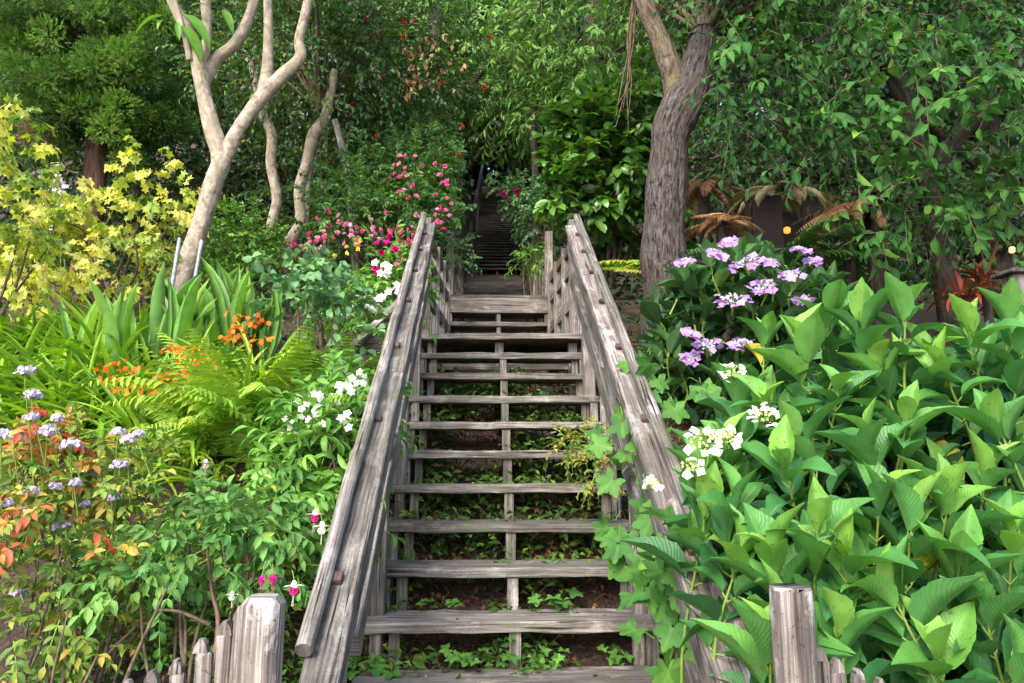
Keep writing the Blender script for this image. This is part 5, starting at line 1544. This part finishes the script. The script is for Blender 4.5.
bg_tree('evergreen_tree', 'dark tree behind the juniper at far left', 20, 14, 7, .22, [(20, 180, 13.5, 2.0, 1, 1.5, 70), (-20, 40, 14, 2.2, 1, 2.0, 80), (110, 210, 13, 1.6, 1, .9, 45), (140, 60, 14, 1.8, 1, 2, 60), (60, 270, 11, 1.2, .8, .6, 30)], M_DARK, T_OV, .4, 6, .15, group=TREES, per=10, clr=.3)
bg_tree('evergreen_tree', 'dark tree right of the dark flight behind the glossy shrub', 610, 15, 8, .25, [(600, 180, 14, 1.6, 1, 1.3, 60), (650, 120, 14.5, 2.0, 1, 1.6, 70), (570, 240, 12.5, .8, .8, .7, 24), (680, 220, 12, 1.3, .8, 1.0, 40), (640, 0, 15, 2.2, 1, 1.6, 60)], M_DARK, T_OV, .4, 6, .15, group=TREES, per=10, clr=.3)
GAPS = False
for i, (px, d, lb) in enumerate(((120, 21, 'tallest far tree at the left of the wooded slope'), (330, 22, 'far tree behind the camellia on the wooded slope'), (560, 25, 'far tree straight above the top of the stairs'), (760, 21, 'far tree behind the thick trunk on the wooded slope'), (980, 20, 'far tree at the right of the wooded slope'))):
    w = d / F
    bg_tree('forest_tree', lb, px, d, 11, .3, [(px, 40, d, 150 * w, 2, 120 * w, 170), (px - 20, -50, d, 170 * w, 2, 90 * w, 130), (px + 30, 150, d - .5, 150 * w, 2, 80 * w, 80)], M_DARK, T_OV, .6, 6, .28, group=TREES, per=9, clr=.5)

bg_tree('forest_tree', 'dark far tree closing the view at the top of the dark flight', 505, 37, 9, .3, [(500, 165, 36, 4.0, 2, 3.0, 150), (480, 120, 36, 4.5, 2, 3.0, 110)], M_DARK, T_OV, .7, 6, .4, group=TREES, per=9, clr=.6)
GAPS = True
# dark bare trunks in the shade
for (px, d, r, py, lb) in ((431, 12.8, .16, -20, 'dark bare trunk above the pink roses'), (533, 12.6, .06, 90, 'thin dark trunk just right of the dark flight')):
    b = PG(px, d); root = thing('bare_trunk', lb, 'tree', b)
    trunk_mesh('trunk', root, [b - A((0, 0, .2)), P(px + 3, 200, d), P(px, 120, d), P(px + 6, py, d)], [r * 1.2, r, r * .9, r * .7], BARK_DK, 14, 8, .02)
    trunk_mesh('limb', root, [P(px, 125, d), P(px + 26, 100, d), P(px + 60, 60, d)], [r * .6, r * .5, r * .3], BARK_DK, 10, 6, .01)

# plants at the upper landing
TRIM = False
leafy_bush('feathery_plant', 'light green feathery plant growing by the upper landing post', 'plant', PG(534, 8.2), [(531, 257, 8.2, .09, .12, .2, 16)], M_IMP, T_NAR, .09, .16, 5, 6, .05, stems=4)
leafy_bush('trailing_plant', 'grey-green plant trailing over the upper landing pickets on the rose side', 'plant', PG(462, 8.2), [(458, 258, 8.0, .08, .12, .22, 10)], M_ROSEL, T_SM, .06, .16, 5, 5, .05, stems=4)

TRIM = True
# ================================================================== ground cover
def cover(name, label, n, region, mat, tm, size, K=4, L=.10, rnd=.45, up=.9, seedgap=-.1, twig=.0015):
    mb = MB()
    x = region[0] + (region[1] - region[0]) * RNG.random(n); y = region[2] + (region[3] - region[2]) * RNG.random(n)
    if len(region) > 4:
        k = region[4](x, y); x, y = x[k], y[k]
    k = A([mnoise.noise(Vector((a * 1.6, b * 1.6, 3.3))) for a, b in zip(x, y)]) > seedgap
    x, y = x[k], y[k]
    z = ground(x, y) + .02 + .06 * RNG.random(len(x))
    pos = np.c_[x, y, z]
    c = A([mnoise.noise(Vector((a * 3, b * 3, 8.8))) for a, b in zip(x, y)])
    d = unit(np.c_[RNG.normal(size=(len(x), 2)) * .7, np.full(len(x), up)])
    sprays(mb, pos, d, L * (.6 + .8 * RNG.random(len(x))), K, size, tm, np.clip(rnd + .5 * c, 0, 1), .35, twig=twig)
    o = mb.build(name, [mat, STEM_B])
    return tag(o, label, 'ground cover', kind='stuff')


outside = lambda x, y: np.abs(x) > .78
cover('ground_cover', 'small-leaved green ground cover over the left and right beds', 7500, (-4.2, 4.2, 2.2, 6.5, outside), M_IVY, T_SM, .045, 4, .10, .5)
cover('ground_cover', 'low yellow-green ground cover patches in the left bed', 1800, (-2.8, -.8, 2.1, 5.0), M_YCOV, T_NAR, .06, 4, .10, .5, seedgap=-.05)
cover('ground_cover', 'dense light green low foliage behind the picket fence', 2600, (-2.6, -.75, 1.85, 3.6), M_IMP, T_SM, .04, 5, .14, .5, seedgap=-.2)
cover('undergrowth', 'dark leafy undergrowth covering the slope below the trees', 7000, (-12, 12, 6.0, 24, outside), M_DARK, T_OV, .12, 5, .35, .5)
cover('ground_cover', 'dark green creeper growing on the soil beneath the lower flight', 3000, (-.75, .75, 2.7, 6.1), M_IVY, T_SM, .06, 4, .19, .5, seedgap=-.05)
cover('leaf_litter', 'brown dead leaves lying on the soil beneath the treads', 4500, (-1.2, 1.2, 2.4, 6.2), M_FERNB, T_SM, .042, 2, .04, .15, up=.15, seedgap=-.3, twig=None)

mb = MB(); n = 70
k = RNG.integers(-1, 11, n); x = (RNG.random(n) - .5) * 1.24; y = ty(k) + .04 + .2 * RNG.random(n)
dd = unit(np.c_[RNG.normal(size=(n, 2)), np.zeros(n)])
mb.inst_mix(T_SM, np.c_[x, y, tz(k) + .006], dd, unit(UPW + .12 * RNG.normal(size=(n, 3))), .02 + .02 * RNG.random(n), RNG.random(n))
tag(mb.build('fallen_leaves', M_FERNB), 'small dry fallen leaves scattered on the treads of the lower flight', 'fallen leaves', kind='stuff')
LBL = 'young lobed-leaf seedling in the soil seen between the bottom treads'
for (px, py, s, lb) in ((455, 655, .09, 'lobed seedling left of the centre support below the lowest whole tread'), (492, 657, .075, 'crinkled lobed seedling touching the centre support'), (548, 655, .09, 'lobed seedling right of the centre support below the lowest whole tread'), (620, 655, .07, 'lobed seedling near the right end of the lowest gap'), (560, 602, .10, 'dark lobed seedling one gap higher right of the centre'), (440, 600, .06, 'tiny seedling one gap higher near the left end'), (362, 662, .1, 'single lobed leaf sticking out at the left end of the bottom treads')):
    b = on_ground(px, py + 12, 2.4)
    root = thing('lobed_seedling', lb, 'seedling', b, 'seedlings between the bottom treads')
    d = np.dot(b - CAM, FWD); c = P(px, py, d - .12)
    mb, m2 = MB(), MB()
    for k in range(7):
        p = c + A((RNG.normal() * .05, RNG.normal() * .04, RNG.normal() * .02))
        dn = unit(A((RNG.normal(), -.7 + RNG.normal() * .4, -.05))); nr = unit(A((RNG.normal() * .3, -.5, 1)))
        mb.inst(T_LOBE[RNG.integers(3)], p[None], dn[None], nr[None], s * (.7 + .5 * RNG.random()), .3 + .6 * RNG.random())
        m2.tube([b, (b + p) / 2 + A((0, 0, .02)), p], [.002, .0015, .0012], 4)
    mb.build('leaves', M_VINE, root); m2.build('stem', STEM_G, root)
leafy_bush('yellowing_shrublet', 'small bush of yellow-edged leaves by the right ends of the middle treads', 'shrub', on_ground(592, 470, 3.5), [(580, 440, 4.1, .13, .1, .06, 12), (598, 470, 3.85, .09, .1, .1, 10)], M_REDL, T_SM, .04, .1, 5, 5, .03, rnd=(.1, .45), stems=4, stem_r=.004)

# rocks under the stairs
ROCKM = mat_plain('grey_rock', (.22, .21, .2), .9, vary=.5, sc=9)
for (px, py, s, lb) in ((545, 440, .09, 'grey rock behind the treads left of the yellow-edged shrublet'), (560, 432, .06, 'smaller pale rock on top of the grey rock')):
    c = on_ground(px, py, 3.0)
    bm = bmesh.new(); bmesh.ops.create_icosphere(bm, subdivisions=4, radius=s)
    for v in bm.verts:
        k = 1 + .35 * mnoise.noise(v.co * 14) + .15 * mnoise.noise(v.co * 40)
        v.co = Vector((v.co.x * 1.3 * k, v.co.y * k, v.co.z * .8 * k))
    me = bpy.data.meshes.new('rock'); bm.to_mesh(me); bm.free(); me.materials.append(ROCKM)
    o = bpy.data.objects.new('rock', me); COL.objects.link(o); o.location = Vector(c); tag(o, lb, 'rock', 'rocks under the stairs')

# ------------------------------------------------------------------ light
wd = bpy.data.worlds.new('World'); SC.world = wd; wd.use_nodes = True
wn = wd.node_tree; wn.nodes.clear()
sky = wn.nodes.new('ShaderNodeTexSky'); sky.sky_type = 'NISHITA'; sky.sun_disc = False
SUN_E, SUN_A = math.radians(40), math.radians(205)      # compass angle measured from +Y clockwise
sky.sun_elevation = SUN_E; sky.sun_rotation = SUN_A
sky.dust_density = 3.0; sky.air_density = 1.0; sky.ozone_density = 1.0
bg = wn.nodes.new('ShaderNodeBackground'); bg.inputs['Strength'].default_value = 0.15
wo = wn.nodes.new('ShaderNodeOutputWorld')
wn.links.new(sky.outputs[0], bg.inputs[0]); wn.links.new(bg.outputs[0], wo.inputs[0])
sl = bpy.data.lights.new('sun', 'SUN'); sl.energy = 1.4; sl.angle = math.radians(35); sl.color = (1, .95, .87)
so = bpy.data.objects.new('sun', sl); COL.objects.link(so)
sdir = Vector((math.sin(SUN_A) * math.cos(SUN_E), math.cos(SUN_A) * math.cos(SUN_E), math.sin(SUN_E)))
so.rotation_euler = sdir.to_track_quat('Z', 'Y').to_euler()
SC.view_settings.view_transform = 'Standard'
SC.view_settings.look = 'None'
SC.view_settings.exposure = 1.8
SC.view_settings.gamma = 1.0
SC.view_settings.use_curve_mapping = False
SC.render.engine = 'CYCLES'
SC.cycles.max_bounces = 6
SC.cycles.diffuse_bounces = 4
SC.cycles.glossy_bounces = 2
SC.cycles.transmission_bounces = 4
SC.cycles.caustics_reflective = False
SC.cycles.caustics_refractive = False
SC.cycles.use_denoising = True
